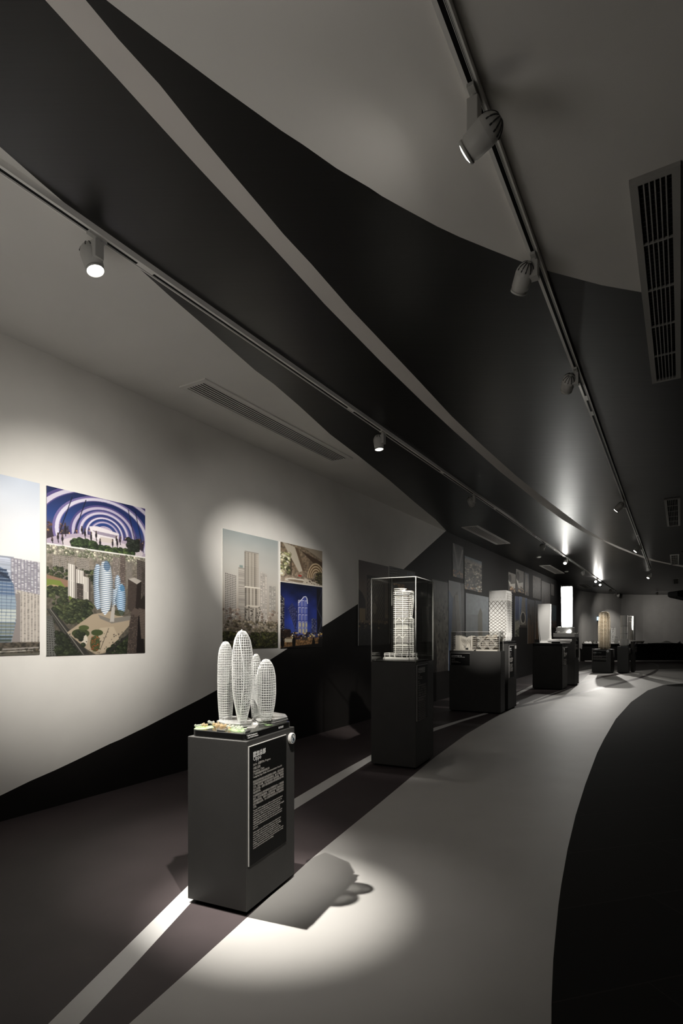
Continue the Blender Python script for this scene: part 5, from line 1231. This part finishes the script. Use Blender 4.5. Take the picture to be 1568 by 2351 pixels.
# fifth plinth: L-shaped sweep
P5 = plinth('wide black-topped plinth under the L-shaped white model', 1291, 1584.5, 1484.5, 1222.5, -31, dp=.78, top=1477.4)
(y0, zt), (y1, _), (_, zb) = P5.fr(1292.5, 1487.5), P5.fr(1303.5, 1486.5), P5.fr(1292.5, 1528.5)
sec_lines(P5, 'r', y0, y1, zb, zt, '大厦', 'Tower', ['2013', '中国 北京'], ['塔楼自地面流畅升起，曲面体量\n向广场延展，形成入口雨棚与\n连续的公共空间。', 'The tower rises from the\nground in one sweep and its\nfoot reaches out over the\nplaza as a canopy, giving the\npublic a sheltered court.'])
def sweep_tower():
    p = P5; z0 = p.top; W, D = p.w/2, p.dp/2; yf = -.10
    t = thing('l_shaped_tower_model', 'smooth white L-shaped tower model sweeping into its foot', 'architectural model', p.C+Vector((0, 0, z0)), p.a)
    X = lambda px: p.lx(px, yf); Z = lambda py: p.lz(py, X(1250), yf)-z0
    zt = Z(1386.5); xl, xr = X(1234), X(1262); yb = .13
    q = lambda zx: 1210+zx*.0829
    r = lambda zy: 1330+zy*.0829
    # tower: lofted rounded sections, waisted and drifting right as it meets the ground
    rows = []
    for py, a, c in [(1386.4, 285, 628), (1388, 284, 630), (1400, 286, 630), (1420, 288, 628), (1440, 297, 626), (1455, 310, 632), (1465, 322, 636), (1472, 330, 640), (1477, 335, 645)]:
        x0, x1 = X(q(a)), X(q(c)); z = max(.002, Z(py)); d = yb
        rows.append([(x, y, z) for x, y in rrect(x0, x1, yf, d, .03, 4)])
    b = MB(); b.sheet(rows, closed=True); b.add(rows[0], [tuple(range(len(rows[0])))]); smooth_by_angle(b.build('tower_body', M['model_white'], t), 40)
    # dark curved shadow-gap line along the left edge of the front
    b = MB(); b.tube([(X(q(a)), yf-.001, Z(r(zy))) for zy, a in [(1000, 310), (1200, 322), (1350, 330), (1500, 345), (1650, 368), (1768, 380)]], [.001, .003, .004, .005, .005, .006], 6)
    b.build('shadow_gap', M['lamp_dark'], t)
    # foot: curved skirt in front, then a long low swept block to the right
    rows = []
    for s_ in range(11):
        a = s_/10*math.pi/2; R_ = .075
        y = yf-R_*(1-math.cos(a)); z = .006+R_*(1-math.sin(a))*1.0
        x0 = X(q(360+12*math.sin(a))); rows.append([(x0+(X(q(640))-x0)*k/8+.05*(k/8)*math.sin(a), y, max(.003, z)) for k in range(9)])
    MB().sheet(rows).build('curved_skirt', M['model_white'], t, True)
    MB().box(X(q(375)), X(q(640)), yf-.07, yf+.01, .001, .012).build('skirt_base', M['model_grey'], t)
    top = [(X(q(560)), -.12), (X(q(935)), -.24), (X(q(1200)), -.05), (X(q(1215)), .02), (X(q(640)), .13)]
    zt1 = Z(1467.5); b = MB()
    b.prism([(x, y) for x, y in top], zt1-.065, zt1, pts1=[(x+.01, y+.01) for x, y in top]); bevel(b.build('foot_block', M['model_white'], t), .012, 3)
    MB().prism([(X(q(600)), -.06), (X(q(930)), -.19), (X(q(1150)), -.04), (X(q(640)), .10)], .001, zt1-.064).build('foot_recess', M['lamp_dark'], t)
    bevel(MB().prism([(X(q(940)), -.235), (X(q(1190)), -.045), (X(q(1150)), .0), (X(q(945)), -.19)], .001, .05).build('foot_block', M['model_white'], t), .006)
sweep_tower()

# sixth plinth: glowing tower
P6 = plinth('tall narrow plinth carrying the glowing tower on its pale box', 1319.5, 1574, 1462.5, 1272, -35, dp=.50)
(y0, zt), (y1, _), (_, zb) = P6.fr(1320.6, 1464.5), P6.fr(1328.3, 1463.5), P6.fr(1320.6, 1509.5)
sec_lines(P6, 'r', y0, y1, zb, zt, '千号馆', 'One Thousand', ['2019', '美国 迈阿密'], ['双塔环绕中庭旋转而上，中庭\n贯穿整座建筑的高度。', 'Two halves of the tower turn\naround a full height atrium\nthat brings daylight to each\nfloor and joins the city below.'])
b = MB(); y_, z_ = P6.fr(1328, 1512.5); b.box(P6.w/2, P6.w/2+.004, y_-.03, y_+.02, z_-.035, z_+.03); b.build('notice_card', M['panel_edge'], P6.t, label='small pale notice card')
def glow_tower():
    p = P6; z0 = p.h; yl = -.02; W, D = p.w/2, p.dp/2
    t = thing('glowing_tower_model', 'brightly lit white tower model on a pale box, brightest thing in the room', 'architectural model', p.C+Vector((0, 0, z0)), p.a)
    X = lambda px: p.lx(px, yl); q = lambda zx: 1210+zx*.0829
    Z = lambda py: p.lz(py, X(1300), yl)-z0
    r = lambda zy: 1330+zy*.0829
    bx = [(-W-.02, -D-.02), (W+.0, -D-.02), (W+.0, D), (-W-.02, D)]
    z1 = Z(1453.6)
    b = MB(); b.box(-W-.025, W-.004, -D+.0, D-.01, .002, z1); o = bevel(b.build('pale_box', M['model_grey'], t), .004)
    MB().box(-W+.06, W-.10, -D+.06, D-.06, z1, z1+.02).build('site_plate', M['model_white'], t)
    zp = Z(1440.5)
    bevel(MB().prism(rrect(X(q(830)), X(q(1290)), -.16, .14, .03), z1+.02, zp).build('podium_block', M['model_grey'], t), .008, 3)
    x0, x1 = X(q(962)), X(q(1240)); ym, yb = -.10, .10; zt = Z(1346.5); cx = (x0+x1)/2
    rows = []
    for py, a, c in [(1439.5, 975, 1230), (1430, 972, 1235), (1400, 966, 1238), (1375, 962, 1240), (1352, 958, 1236), (1347.5, 958, 1234)]:
        rows.append([(x, y, Z(py)) for x, y in rrect(X(q(a)), X(q(c)), ym, yb, .045, 5)])
    b = MB(); b.sheet(rows, closed=True); b.add(rows[-1], [tuple(range(len(rows[0])))]); b.build('lit_body', M['tower_glow'], t, True)
    rows2 = [[(cx+(x-cx)*1.07, y*1.09, z) for x, y, z in r_] for r_ in rows]; rows2.append([(x, y, Z(1344.8)) for x, y, z in rows2[-1]])
    MB().sheet(rows2, closed=True).build('glass_skin', M['skin'], t, True)
    b = MB()
    def seg(pp, rr=.004): b.tube([(X(q(a)), ym-.012, Z(r(zy))) for a, zy in pp], rr*1.5, 5)
    seg([(965,525),(1068,800)], .0022); seg([(1068,800),(1072,835)], .007); seg([(1072,835),(1040,960)], .0016)
    seg([(1178,200),(1180,480),(1188,640),(1182,840)], .0055); seg([(1182,840),(1135,1020)], .0055); seg([(975,840),(1030,1020)], .0055)
    seg([(1030,1020),(1030,1240)], .003); seg([(1135,1020),(1138,1240)], .003); seg([(1030,1240),(960,1330)], .004); seg([(1138,1240),(1200,1325)], .004)
    seg([(1200,650),(1228,860)], .002); seg([(1210,900),(1225,1300)], .003)
    b.build('frame_lines', M['lamp_dark'], t)
    b = MB()
    for k, h_ in ((840, 30), (905, 22), (935, 30), (1040, 30), (1120, 30), (1250, 24), (1290, 24), (870, -100), (900, -100), (930, -100)):
        zz = Z(r(1470)) if h_ > 0 else zp
        MB().ball((X(q(k)), ym-.10 if h_ > 0 else -.08, zz+.012), .013, 0, 8, 5).build('model_tree', M['model_white'], t, True)
    b = MB(); b.add([(X(q(1150)), ym-.11, z1+.021), (X(q(1245)), ym-.11, z1+.021), (X(q(1215)), ym-.06, Z(r(1385))), (X(q(1200)), ym-.04, z1+.021)], [(0,1,2),(1,3,2),(3,0,2),(0,3,1)])
    b.build('pointed_pavilion', M['tower_glow'], t)
    b = MB(); b.box(W-.0035, W-.002, -.02, .01, z1*.4, z1*.65); b.build('socket', M['lamp_dark'], t)
glow_tower()
# ---------------------------------------------------------------- far group of plinths
P7 = plinth('low wide plinth under the tan wooden tower model', 1402.3, 1546, 1491, 1358.5, -37, dp=.62)
(a0, zt), (a1, _), (_, zb) = P7.ff(1360.2, 1493.5), P7.ff(1391.8, 1493.5), P7.ff(1360.2, 1518.3)
info_panel(P7, 'f', a0, a1, zb, zt, [
    (.05, .20, .055, '双塔项目', 'ink_white', dict(name='title', bold=.03)), (.22, .215, .05, 'Twin Towers Project', 'ink_white', dict(name='title')),
    (.05, .29, .04, '2013 - 进行中\n中国 南京', 'ink_grey', {}),
    (.05, .50, .038, '这座塔楼沿着江岸展开，建筑以弧形的阳台与纤细的竖向框架\n构成轻盈的立面，层层退台的屋顶花园面向城市与河流。\n开放的首层连接周边的公共空间与街道。', 'ink_grey', dict(line=1.1)),
    (.05, .68, .034, 'The tower stands along the river bank with curved balconies and slender\nvertical frames that form a light facade. Stepped roof gardens face the\ncity and the water, and the open ground level joins the public spaces\nand the streets around it. Timber screens shade the rooms behind, and\nthe structure is carried by columns set back from the floor edges.', 'ink_grey', dict(line=1.15))])
a, z = P7.ff(1395.3, 1495); no_touch(P7, 'f', a, z, .042)
P8 = plinth('slim plinth with a black top between the tan tower plinth and the far case plinth', 1442.5, 1546, 1487.5, 1417, -35, dp=.34, top=1484.3)
(y0, zt), (y1, _), (_, zb) = P8.fr(1443.5, 1489.5), P8.fr(1450.5, 1488.5), P8.fr(1443.5, 1503)
info_panel(P8, 'r', y0, y1, zb, zt, [(.15, .3, .14, '塔楼', 'ink_white', dict(name='title')), (.15, .55, .06, 'Curved tower with\npatterned screens', 'ink_grey', {})])
P9 = plinth('farthest plinth, taller, under the far acrylic case', 1454.6, 1543.8, 1475.7, 1447.5, -35, dp=.55, top=1472.8)
(y0, zt), (y1, _), (_, zb) = P9.fr(1456, 1477.5), P9.fr(1462.8, 1476.5), P9.fr(1456, 1501.5)
info_panel(P9, 'r', y0, y1, zb, zt, [(.15, .16, .14, '大楼', 'ink_white', dict(name='title')), (.15, .4, .07, 'The slender tower\nis wrapped in glass\nand rises above the\nharbour and parks.', 'ink_grey', {})])

def tan_tower():
    p = P7; z0 = p.h; yl = -.03
    t = thing('tan_tower_model', 'tan wooden barrel-shaped tower model with balcony rings on the low wide plinth', 'architectural model', p.C+Vector((0, 0, z0)), p.a)
    X = lambda px: p.lx(px, yl); q = lambda zx: 1340+zx*.0893; r = lambda zy: 1390+zy*.0893
    cx = X(q(527)); Z = lambda zy: p.lz(r(zy), cx, yl)-z0
    ks = [(1130, .50), (1075, .52), (1000, .53), (800, .545), (600, .545), (400, .525), (300, .495), (230, .46), (190, .43), (165, .36), (158, .22)]
    S_ = X(q(670))-X(q(385))
    def rad(z): return S_*float(np.interp(z, [Z(k[0]) for k in ks], [k[1] for k in ks]))
    zz = [Z(k[0]) for k in ks]
    b = MB(); b.sheet([[(cx+x, y, z) for x, y in ell(0, 0, rad(z)*.85, rad(z)*.72, 36, 3)] for z in zz if z > Z(1080)], closed=True)
    zt = Z(158); b.add([(cx+x, y, zt) for x, y in ell(0, 0, rad(zt)*.85, rad(zt)*.72, 36, 3)], [tuple(range(36))]); b.build('inner_body', M['model_tan'], t, True)
    n = 27
    for i in range(n):
        z = Z(1075)+(Z(200)-Z(1075))*i/(n-1); k = rad(z)
        lo = [(cx+x, y, z) for x, y in ell(0, 0, k, k*.86, 36, 3)]; hi = [(x, y, z+.015) for x, y, _ in lo]; li = [(cx+(x-cx)*.84, y*.84, z) for x, y, _ in lo]; hi2 = [(x, y, z+.015) for x, y, _ in li]
        MB().sheet([lo, hi, hi2, li, lo], closed=True).build('balcony_ring', M['model_tan_light'], t)
    for zx in (395, 435, 535, 625, 665):
        u = min(.98, max(-.98, (X(q(zx))-cx)/(S_*.545))); pts = []
        for i in range(24):
            z = .001+(Z(190)-.001)*i/23; k = rad(max(z, Z(1130))); pts.append((cx+k*u*1.02, -k*.86*(1-abs(u)**3)**(1/3)*1.01, z))
        MB().tube(pts, .0095, 4).build('vertical_frame', M['model_tan_light'], t)
    for k in range(6):
        th = .3+k*.45; u, v = math.cos(th), math.sin(th)
        MB().tube([(cx+rad(z)*u*.97, rad(z)*.84*v, z) for z in [.001, Z(1000), Z(700), Z(400), Z(250)]], .008, 4).build('vertical_frame', M['model_tan_light'], t)
    MB().prism(ell(cx, 0, S_*.36, S_*.30, 24), .001, Z(1075)).build('ground_floor', M['model_tan'], t)
tan_tower()

def patterned_tower():
    p = P8; z0 = p.top; yl = .0
    t = thing('patterned_tower_model', 'grey tower model with a diamond-patterned skin and a wider cup-shaped foot', 'architectural model', p.C+Vector((0, 0, z0)), p.a)
    X = lambda px: p.lx(px, yl); q = lambda zx: 1340+zx*.0893; r = lambda zy: 1390+zy*.0893
    cx = (X(q(950))+X(q(1130)))/2; Z = lambda zy: p.lz(r(zy), cx, yl)-z0; R0 = (X(q(1130))-X(q(950)))/2
    def seg(za, zb, ra, rb, pw=4.0, m='model_grey', name='tower_segment'):
        zs = [za+(zb-za)*i/10 for i in range(11)]; rows = []
        for z in zs:
            k = ra+(rb-ra)*(z-za)/(zb-za); rows.append([(cx+x, y, z) for x, y in ell(0, 0, k, k*.85, 36, pw)])
        b = MB(); b.sheet(rows, closed=True); b.add(rows[0], [tuple(range(36))]); b.add(rows[-1], [tuple(range(36))])
        return smooth_by_angle(b.build(name, M[m], t), 40)
    seg(Z(865), Z(722), R0*.86, R0*.97); seg(Z(718), Z(528), R0*.93, R0*.98); seg(Z(520), Z(258), R0*.90, R0*1.02)
    bw = (X(q(1168))-X(q(920)))/2; bc = (X(q(1168))+X(q(920)))/2
    zs = [.002, .03, .07, .12, Z(870)]; sc = [.72, .86, .93, .97, 1.0]; rows = [[(bc+x, y, z) for x, y in ell(0, 0, bw*k, bw*.8*k, 36, 4)] for z, k in zip(zs, sc)]
    b = MB(); b.sheet(rows, closed=True); b.add(rows[0], [tuple(range(36))]); b.sheet([rows[-1], [(bc+(x-bc)*.93, y*.93, z) for x, y, z in rows[-1]], [(bc+(x-bc)*.9, y*.9, z-.06) for x, y, z in rows[-1]]], closed=True)
    smooth_by_angle(b.build('cup_foot', M['model_grey'], t), 40)
    b = MB()                                            # raised diamond studs on the patterned zones
    def studs(za, zb, k, rows_, cols, c0=cx, r0=R0, ky=.85, pw=4):
        for i in range(rows_):
            z = za+(zb-za)*(i+.5)/rows_; s_ = abs(zb-za)/rows_*.62
            for j in range(cols):
                th = math.pi+math.pi*1.05*(j+.5*(i % 2)+.3)/cols; c, s2 = math.cos(th), math.sin(th)
                x = r0*k*math.copysign(abs(c)**(2/pw), c); y = r0*k*ky*math.copysign(abs(s2)**(2/pw), s2)
                n = Vector((c, s2, 0)).normalized(); e = Vector((-n.y, n.x, 0)); o = Vector((c0+x, y, z))+n*.002
                b.add([o+e*s_*.7, o+Vector((0,0,s_*.6)), o-e*s_*.7, o-Vector((0,0,s_*.6)), o+n*.004], [(0,1,4),(1,2,4),(2,3,4),(3,0,4)])
    studs(Z(865), Z(722), .93, 9, 16); studs(Z(715), Z(560), .965, 8, 16); studs(.05, Z(885), .97, 10, 20, bc, bw, .8)
    b.build('diamond_studs', M['model_white'], t)
    b = MB()
    for za in (722, 524): b.box(cx-R0*.3, cx+R0*1.0, -R0*.8, -R0*.3, Z(za)-.004, Z(za)+.004)
    b.build('shadow_gaps', M['lamp_dark'], t)
patterned_tower()

W, D = P9.w/2, P9.dp/2
xm = P9.lx(1440, -D); zt = P9.lz(1414, W, -D)
acrylic_case(P9, 'far acrylic case on the farthest plinth, over a grey glass tower model', P9.top, zt, min(xm, -W), W, -D, D-.05, .008)
def smoky_tower():
    p = P9; z0 = p.top+.003; yl = .02
    t = thing('smoky_tower_model', 'slim smoky grey tower model with a white cap inside the far acrylic case', 'architectural model', p.C+Vector((0, 0, z0)), p.a)
    X = lambda px: p.lx(px, yl); q = lambda zx: 1340+zx*.0893; r = lambda zy: 1390+zy*.0893
    x0, x1 = X(q(1140)), X(q(1250)); Z = lambda zy: p.lz(r(zy), (x0+x1)/2, yl)-z0
    sh = max(0, xm+.035-x0); x0 += sh; x1 = min(x1+sh, W-.03); yr = .10
    MB().prism(rrect(x0, x1, -yr, yr, .04), .01, Z(432)).build('smoky_shaft', M['smoke'], t, False)
    MB().prism(rrect(x0+.03, x1-.05, -yr+.03, yr-.03, .02), .01, Z(470)).build('inner_core', M['model_grey'], t)
    bevel(MB().prism(rrect(x0, x1, -yr, yr, .04), Z(430), Z(400)).build('white_cap', M['model_white'], t), .008)
    MB().prism(rrect(x0-.01, x1+.01, -yr-.02, yr+.02, .02), .001, .012).build('base_plate', M['model_white'], t)
    b = MB()
    for k in range(5): x = x0+(x1-x0)*(.1+.2*k); b.box(x-.003, x+.003, -yr-.003, -yr+.003, .012, Z(432))
    b.build('mullions', M['model_grey'], t)
    for k in range(10): MB().ball((x0+.02+.022*k, -yr-.05-.02*(k % 2), .016), .014, 0, 8, 5).build('model_tree', M['model_white'], t, True)
smoky_tower()

# ---------------------------------------------------------------- long counter along the back wall and what stands on it
ZT = .908; YB = 28.4
t = thing('display_counter', 'long black display counter along the back wall', 'counter', (18.0, YB, 0), 0)
MB().prism([(-5.62, 0), (5.2, 0), (5.2, 1.0), (-4.7, 1.0)], .06, ZT-.04).build('counter_front', M['black'], t)
MB().prism([(-5.68, -.05), (5.25, -.05), (5.25, 1.02), (-4.72, 1.02)], ZT-.04, ZT).build('counter_top', M['black'], t)
def on_counter(px, yy): return Vector(((px-CX)/F*yy, yy, ZT))
def px_m(yy): return yy/F
def small_model(px, label, build, yy=28.78, name='site_model', group='low models on the far counter'):
    t = thing(name, label, 'architectural model', on_counter(px, yy), 0, group); build(t, yy/F); return t
def m_flat(seed, L, hgt):
    def f(t, u):
        rnd = random.Random(seed)
        bevel(MB().box(-L*u/2, L*u/2, -.14, .14, 0, .02).build('base_board', M['model_white'], t), .004)
        rows = []
        for i in range(7):
            y = -.12+.04*i; rows.append([(-L*u/2*.95+L*u*.95*j/14, y, .02+hgt*u*(.25+.75*abs(math.sin(j*.45+seed+i*.3)))*math.sin(math.pi*(i+.3)/7)) for j in range(15)])
        MB().sheet(rows).build('curved_roof', M['model_white'], t, True)
    return f
small_model(1348, 'low white curved-roof model at the left end of the far counter', m_flat(1, 17, 4.5))
small_model(1375.5, 'white folded-roof model on the far counter, just left of the tan tower', m_flat(4, 11, 4.5), 28.62)
small_model(1424, 'small white landscape model on the far counter just right of the terraced model', m_flat(6, 7, 4), 28.78)
def m_case(t, u):
    MB().box(-3*u, 3*u, -.12, .12, .0, .03).build('base_board', M['model_grey'], t)
    b = MB()
    for k in range(4): b.box(-2.6*u+1.1*u*k, -1.8*u+1.1*u*k, -.08, .08, .03, (4+1.2*k)*u)
    b.build('grey_blocks', M['model_grey'], t)
    MB().box(-3.15*u, 3.15*u, -.13, .13, .03, 8.6*u).build('clear_cover', M['acrylic'], t)
small_model(1364, 'grey block model under a small clear cover on the far counter', m_case, 28.62, 'covered_model')
def m_tower(t, u):
    bevel(MB().box(-6*u, 6*u, -.16, .16, 0, .02).build('base_board', M['model_white'], t), .004)
    z1 = 36*u
    bevel(MB().box(-6*u, 4.8*u, -.12, .12, .02, z1).build('tower_body', M['model_white'], t), .01)
    b = MB(); rnd = random.Random(5)
    for i in range(15):
        for j in range(3):
            x = (-5.2+2.0*j+rnd.random())*u; z = .08+i*2.25*u; b.box(x, x+1.1*u*(.5+rnd.random()*.7), -.125, -.118, z, z+1.3*u)
    b.build('perforations', M['lamp_dark'], t)
    b = MB()
    for k in range(2): b.box((1.2+1.9*k)*u, (1.6+1.9*k)*u, -.125, -.118, .05, z1*.98)
    b.build('vertical_joints', M['model_gap'], t)
small_model(1406.5, 'white perforated slab tower model on the far counter behind the tan tower', m_tower, 28.78, 'perforated_tower_model', 'tower models on the far counter')
def m_terrace(t, u):
    b = MB()
    for k in range(8):
        w_ = (4.2-.12*k)*u if k % 2 else (3.6-.1*k)*u
        b.prism(ell(.3*u*math.sin(k*1.3), 0, w_, .11, 24, 3), .01+2.35*u*k, .01+2.35*u*k+.55*u)
    b.build('terraces', M['model_white'], t)
    MB().prism(ell(0, 0, 2.4*u, .07, 20), 0, 17*u).build('core', M['model_grey'], t)
small_model(1415, 'small white terraced tower model beside the perforated slab tower', m_terrace, 28.5, 'terraced_tower_model', 'tower models on the far counter')
def m_bowl(t, u):
    rows = []
    for i in range(7):
        k = i/6; rows.append([(10.5*u*math.cos(a)*(.55+.45*k)+(3*u*k if math.cos(a) < -.6 else 0)*-1, .16*math.sin(a)*(.55+.45*k), .024+5.2*u*k**1.4+.012*math.sin(2*a)) for a in [2*math.pi*j/28 for j in range(28)]])
    rows.append([(x*.82, y*.82, z-.03) for x, y, z in rows[-1]])
    b = MB(); b.sheet(rows, closed=True); b.build('shallow_shell', M['model_warm'], t, True)
small_model(1469, 'cream shallow shell-shaped model on the far counter right of the far case', m_bowl, 28.55, 'shell_model')
def m_long(t, u):
    bevel(MB().box(-34*u, 34*u, -.2, .2, 0, .03).build('base_board', M['black'], t), .004)
    rows = []
    for i in range(6):
        rows.append([(-24*u+48*u*j/24, -.15+.06*i, .03+(5.5*u*(math.exp(-((j-14)/5)**2)+.25*math.exp(-((j-3)/3)**2)))*math.sin(math.pi*(i+.4)/6)) for j in range(25)])
    MB().sheet(rows).build('long_wave_roof', M['model_grey'], t, True)
small_model(1526, 'long low wave-roofed grey model on a black board at the right of the far counter', m_long, 28.6, 'wave_roof_model')
def m_tiny(t, u):
    MB().box(-5*u, 5*u, -.1, .1, 0, .02).build('base_board', M['black'], t)
    b = MB(); b.ball((0, 0, .02+2.56*u), 3.2*u, 0, 12, 6, .8); b.ball((2.6*u, 0, .02+2.64*u), 2.2*u, 0, 12, 6, 1.2); b.build('rounded_forms', M['model_grey'], t, True)
small_model(1558, 'small grey rounded model at the far right end of the counter', m_tiny, 28.95, 'rounded_model')

# small glowing screen on the back wall, left of the tan tower
y_ = 30.1; px0, px1 = 1369.0, 1380.0; z0, z1 = H-(1424.6-HY)/F*y_, H-(1415.8-HY)/F*y_
t = thing('wall_screen', 'small blue-lit screen on the back wall beside the tan tower', 'screen', ((1374.5-CX)/F*y_, y_, z0), math.radians(-38))
hw = .16
MB().box(-hw-.01, hw+.01, 0.0, .05, -.01, z1-z0+.01).build('screen_housing', M['black'], t)
MB().box(-hw, hw, -.004, 0, 0, z1-z0).build('display', M['screen'], t)
b = MB()
for k, (a, c) in enumerate([(-.9, .9), (-.9, .5), (-.6, .9)]): b.box(hw*a, hw*c, -.006, -.004, (z1-z0)*(.14+.3*k), (z1-z0)*(.28+.3*k))
b.build('bright_rows', M['screen_row'], t)

# black projector hung at the right edge
y_ = 15.0; o = Vector(((1543.5-CX)/F*y_, y_, H-(1364-HY)/F*y_)); u = y_/F
t = thing('ceiling_projector', 'black projector hanging from the ceiling at the right edge', 'projector', (o.x, o.y, ZC), 0)
zc = o.z-ZC
out = [(0, zc-.05), (.0, zc+.055), (.04, zc+.075), (.40, zc+.125), (.62, zc+.125), (.62, zc-.17), (.40, zc-.16), (.06, zc-.085)]
b = MB(); b.xprism(out, -.22, .22); bevel(b.build('body', M['black_matt'], t), .012)
b = MB(); b.tube([(.34, 0, 0), (.34, 0, zc+.10)], .02, 12); b.build('drop_pole', M['black_matt'], t)
MB().box(.28, .40, -.06, .06, -.012, 0).build('ceiling_plate', M['black_matt'], t)
b = MB(); b.tube([(.06, -.10, zc-.09), (.06, -.10, zc-.105)], .018, 12); b.build('foot_screw', M['black_matt'], t)

# ---------------------------------------------------------------- spotlights on the two tracks
mid = lambda p, z: Vector((p.C.x, p.C.y, z))
lamp(T1, 231, 522, fl(622, 2070), 'lit spotlight on the left track, nearest and brightest, facing the camera', 'lens_on', 1150, 24, 1.0, side=1, soft=.02, spill=6, mid_lobe=(95, 40))
lamp(T1, 885, 983, mid(P2_, 1.3)+Vector((-.1, -.1, 0)), 'spotlight on the left track above the tall acrylic case', 'lens_dim', 70, 26, 1.0, side=1, spill=12)
lamp(T1, 1083, 1131, mid(P4, 1.75)+Vector((-.05, -.2, 0)), 'dark round-headed spotlight on the left track before the first slotted dark-ceiling vent', 'lens_dim', 130, 20, 1.0, side=1, spill=7)
lamp(T1, 1245, 1243, mid(P5, 1.65)+Vector((-.1, -.1, 0)), 'spotlight on the left track beside the smoke detector, turned away', 'lens_dim', 160, 26, 1.0, side=1, spill=20)
lamp(T1, 1302, 1279, fl(1275, 1597), 'lit spotlight on the left track right above the glowing tower', 'lens_on', 260, 50, 1.0, side=1, spill=24)
lamp(T1, 1341, 1306, mid(P7, 1.5), 'spotlight on the left track between two lit far ones, turned away', 'lens_dim', 420, 22, 1.0, side=1, spill=20)
lamp(T1, 1369, 1327, mid(P6, 1.0)+Vector((1.2, .3, 0)), 'left of the close pair of lit far spotlights on the left track', 'lens_on', 110, 50, 1.0, side=1, spill=24)
lamp(T1, 1380, 1334, fl(1385, 1556), 'right of the close pair of lit far spotlights on the left track', 'lens_on', 800, 44, 1.0, side=1, spill=40)
lamp(T1, 1403, 1350, Vector((13.3, 28.7, 1.2)), 'spotlight on the left track just past the close lit pair, turned away', 'lens_dim', 190, 70, 1.0, side=1, spill=24)
lamp(T1, 1413, 1357.5, Vector((15.3, 31.0, 1.5)), 'lit last-but-one spotlight at the far end of the left track', 'lens_on', 260, 50, 1.0, side=1, spill=24)
lamp(T1, 1421, 1362, Vector((15.5, 28.55, 1.2)), 'unlit spotlight at the very end of the left track', 'lens_off', 0, side=1)
# right-hand track
wallB = wall_pt(wall_sz(150, 1250)[0], 1.84); wallC = wall_pt(wall_sz(622, 1300)[0], 2.12)
lamp(T2, 1085, 196, wallB, 'nearest spotlight on the right track, seen from below with a lit edge', 'lens_on', 690, 40, 1.0, side=-1, drop=0.215, off=0.050, soft=.025, spill=5, mid_lobe=(110, 60))
lamp(T2, 1228, 575, mid(P2_, 1.62), 'second spotlight on the right track at the edge of the white ceiling', 'lens_dim', 1500, 18, 1.0, side=1, spill=5)
lamp(T2, 1325, 838, mid(P3, 1.3)+Vector((.25, .1, 0)), 'third spotlight on the right track, small against the dark ceiling', 'lens_dim', 1500, 15, 1.0, side=1, spill=6)
lamp(T2, 1439, 1143, mid(P4, 1.55), 'lit spotlight on the right track level with the second barred grille', 'lens_on', 200, 32, 1.0, side=1, spill=12)
lamp(T2, 1478, 1247, mid(P5, 1.3), 'lit spotlight on the right track where the pale stripe nears it', 'lens_on', 170, 38, 1.0, side=1, spill=36)
lamp(T2, 1503, 1314, mid(P7, 1.2)+Vector((0, -.3, 0)), 'lit far spotlight on the right track below the pale stripe', 'lens_on', 280, 42, 1.0, side=1, spill=40)
lamp(T2, 1519, 1357, Vector((20.0, 31.6, 1.6)), 'spotlight at the far end of the right track', 'lens_dim', 70, 90, 1.0, side=1, spill=60)
lamp(T2, 0, 0, fl(500, 1975), 'spotlight on the right track just outside the top of the photo', 'lens_on', 560, 29, 1.0, side=1, dist=-.62, spill=4)
lamp(T2, 0, 0, wallC, 'spotlight on the right track farthest outside the top of the photo', 'lens_on', 1700, 18, 1.0, side=1, dist=-1.1, spill=4, mid_lobe=(200, 32))
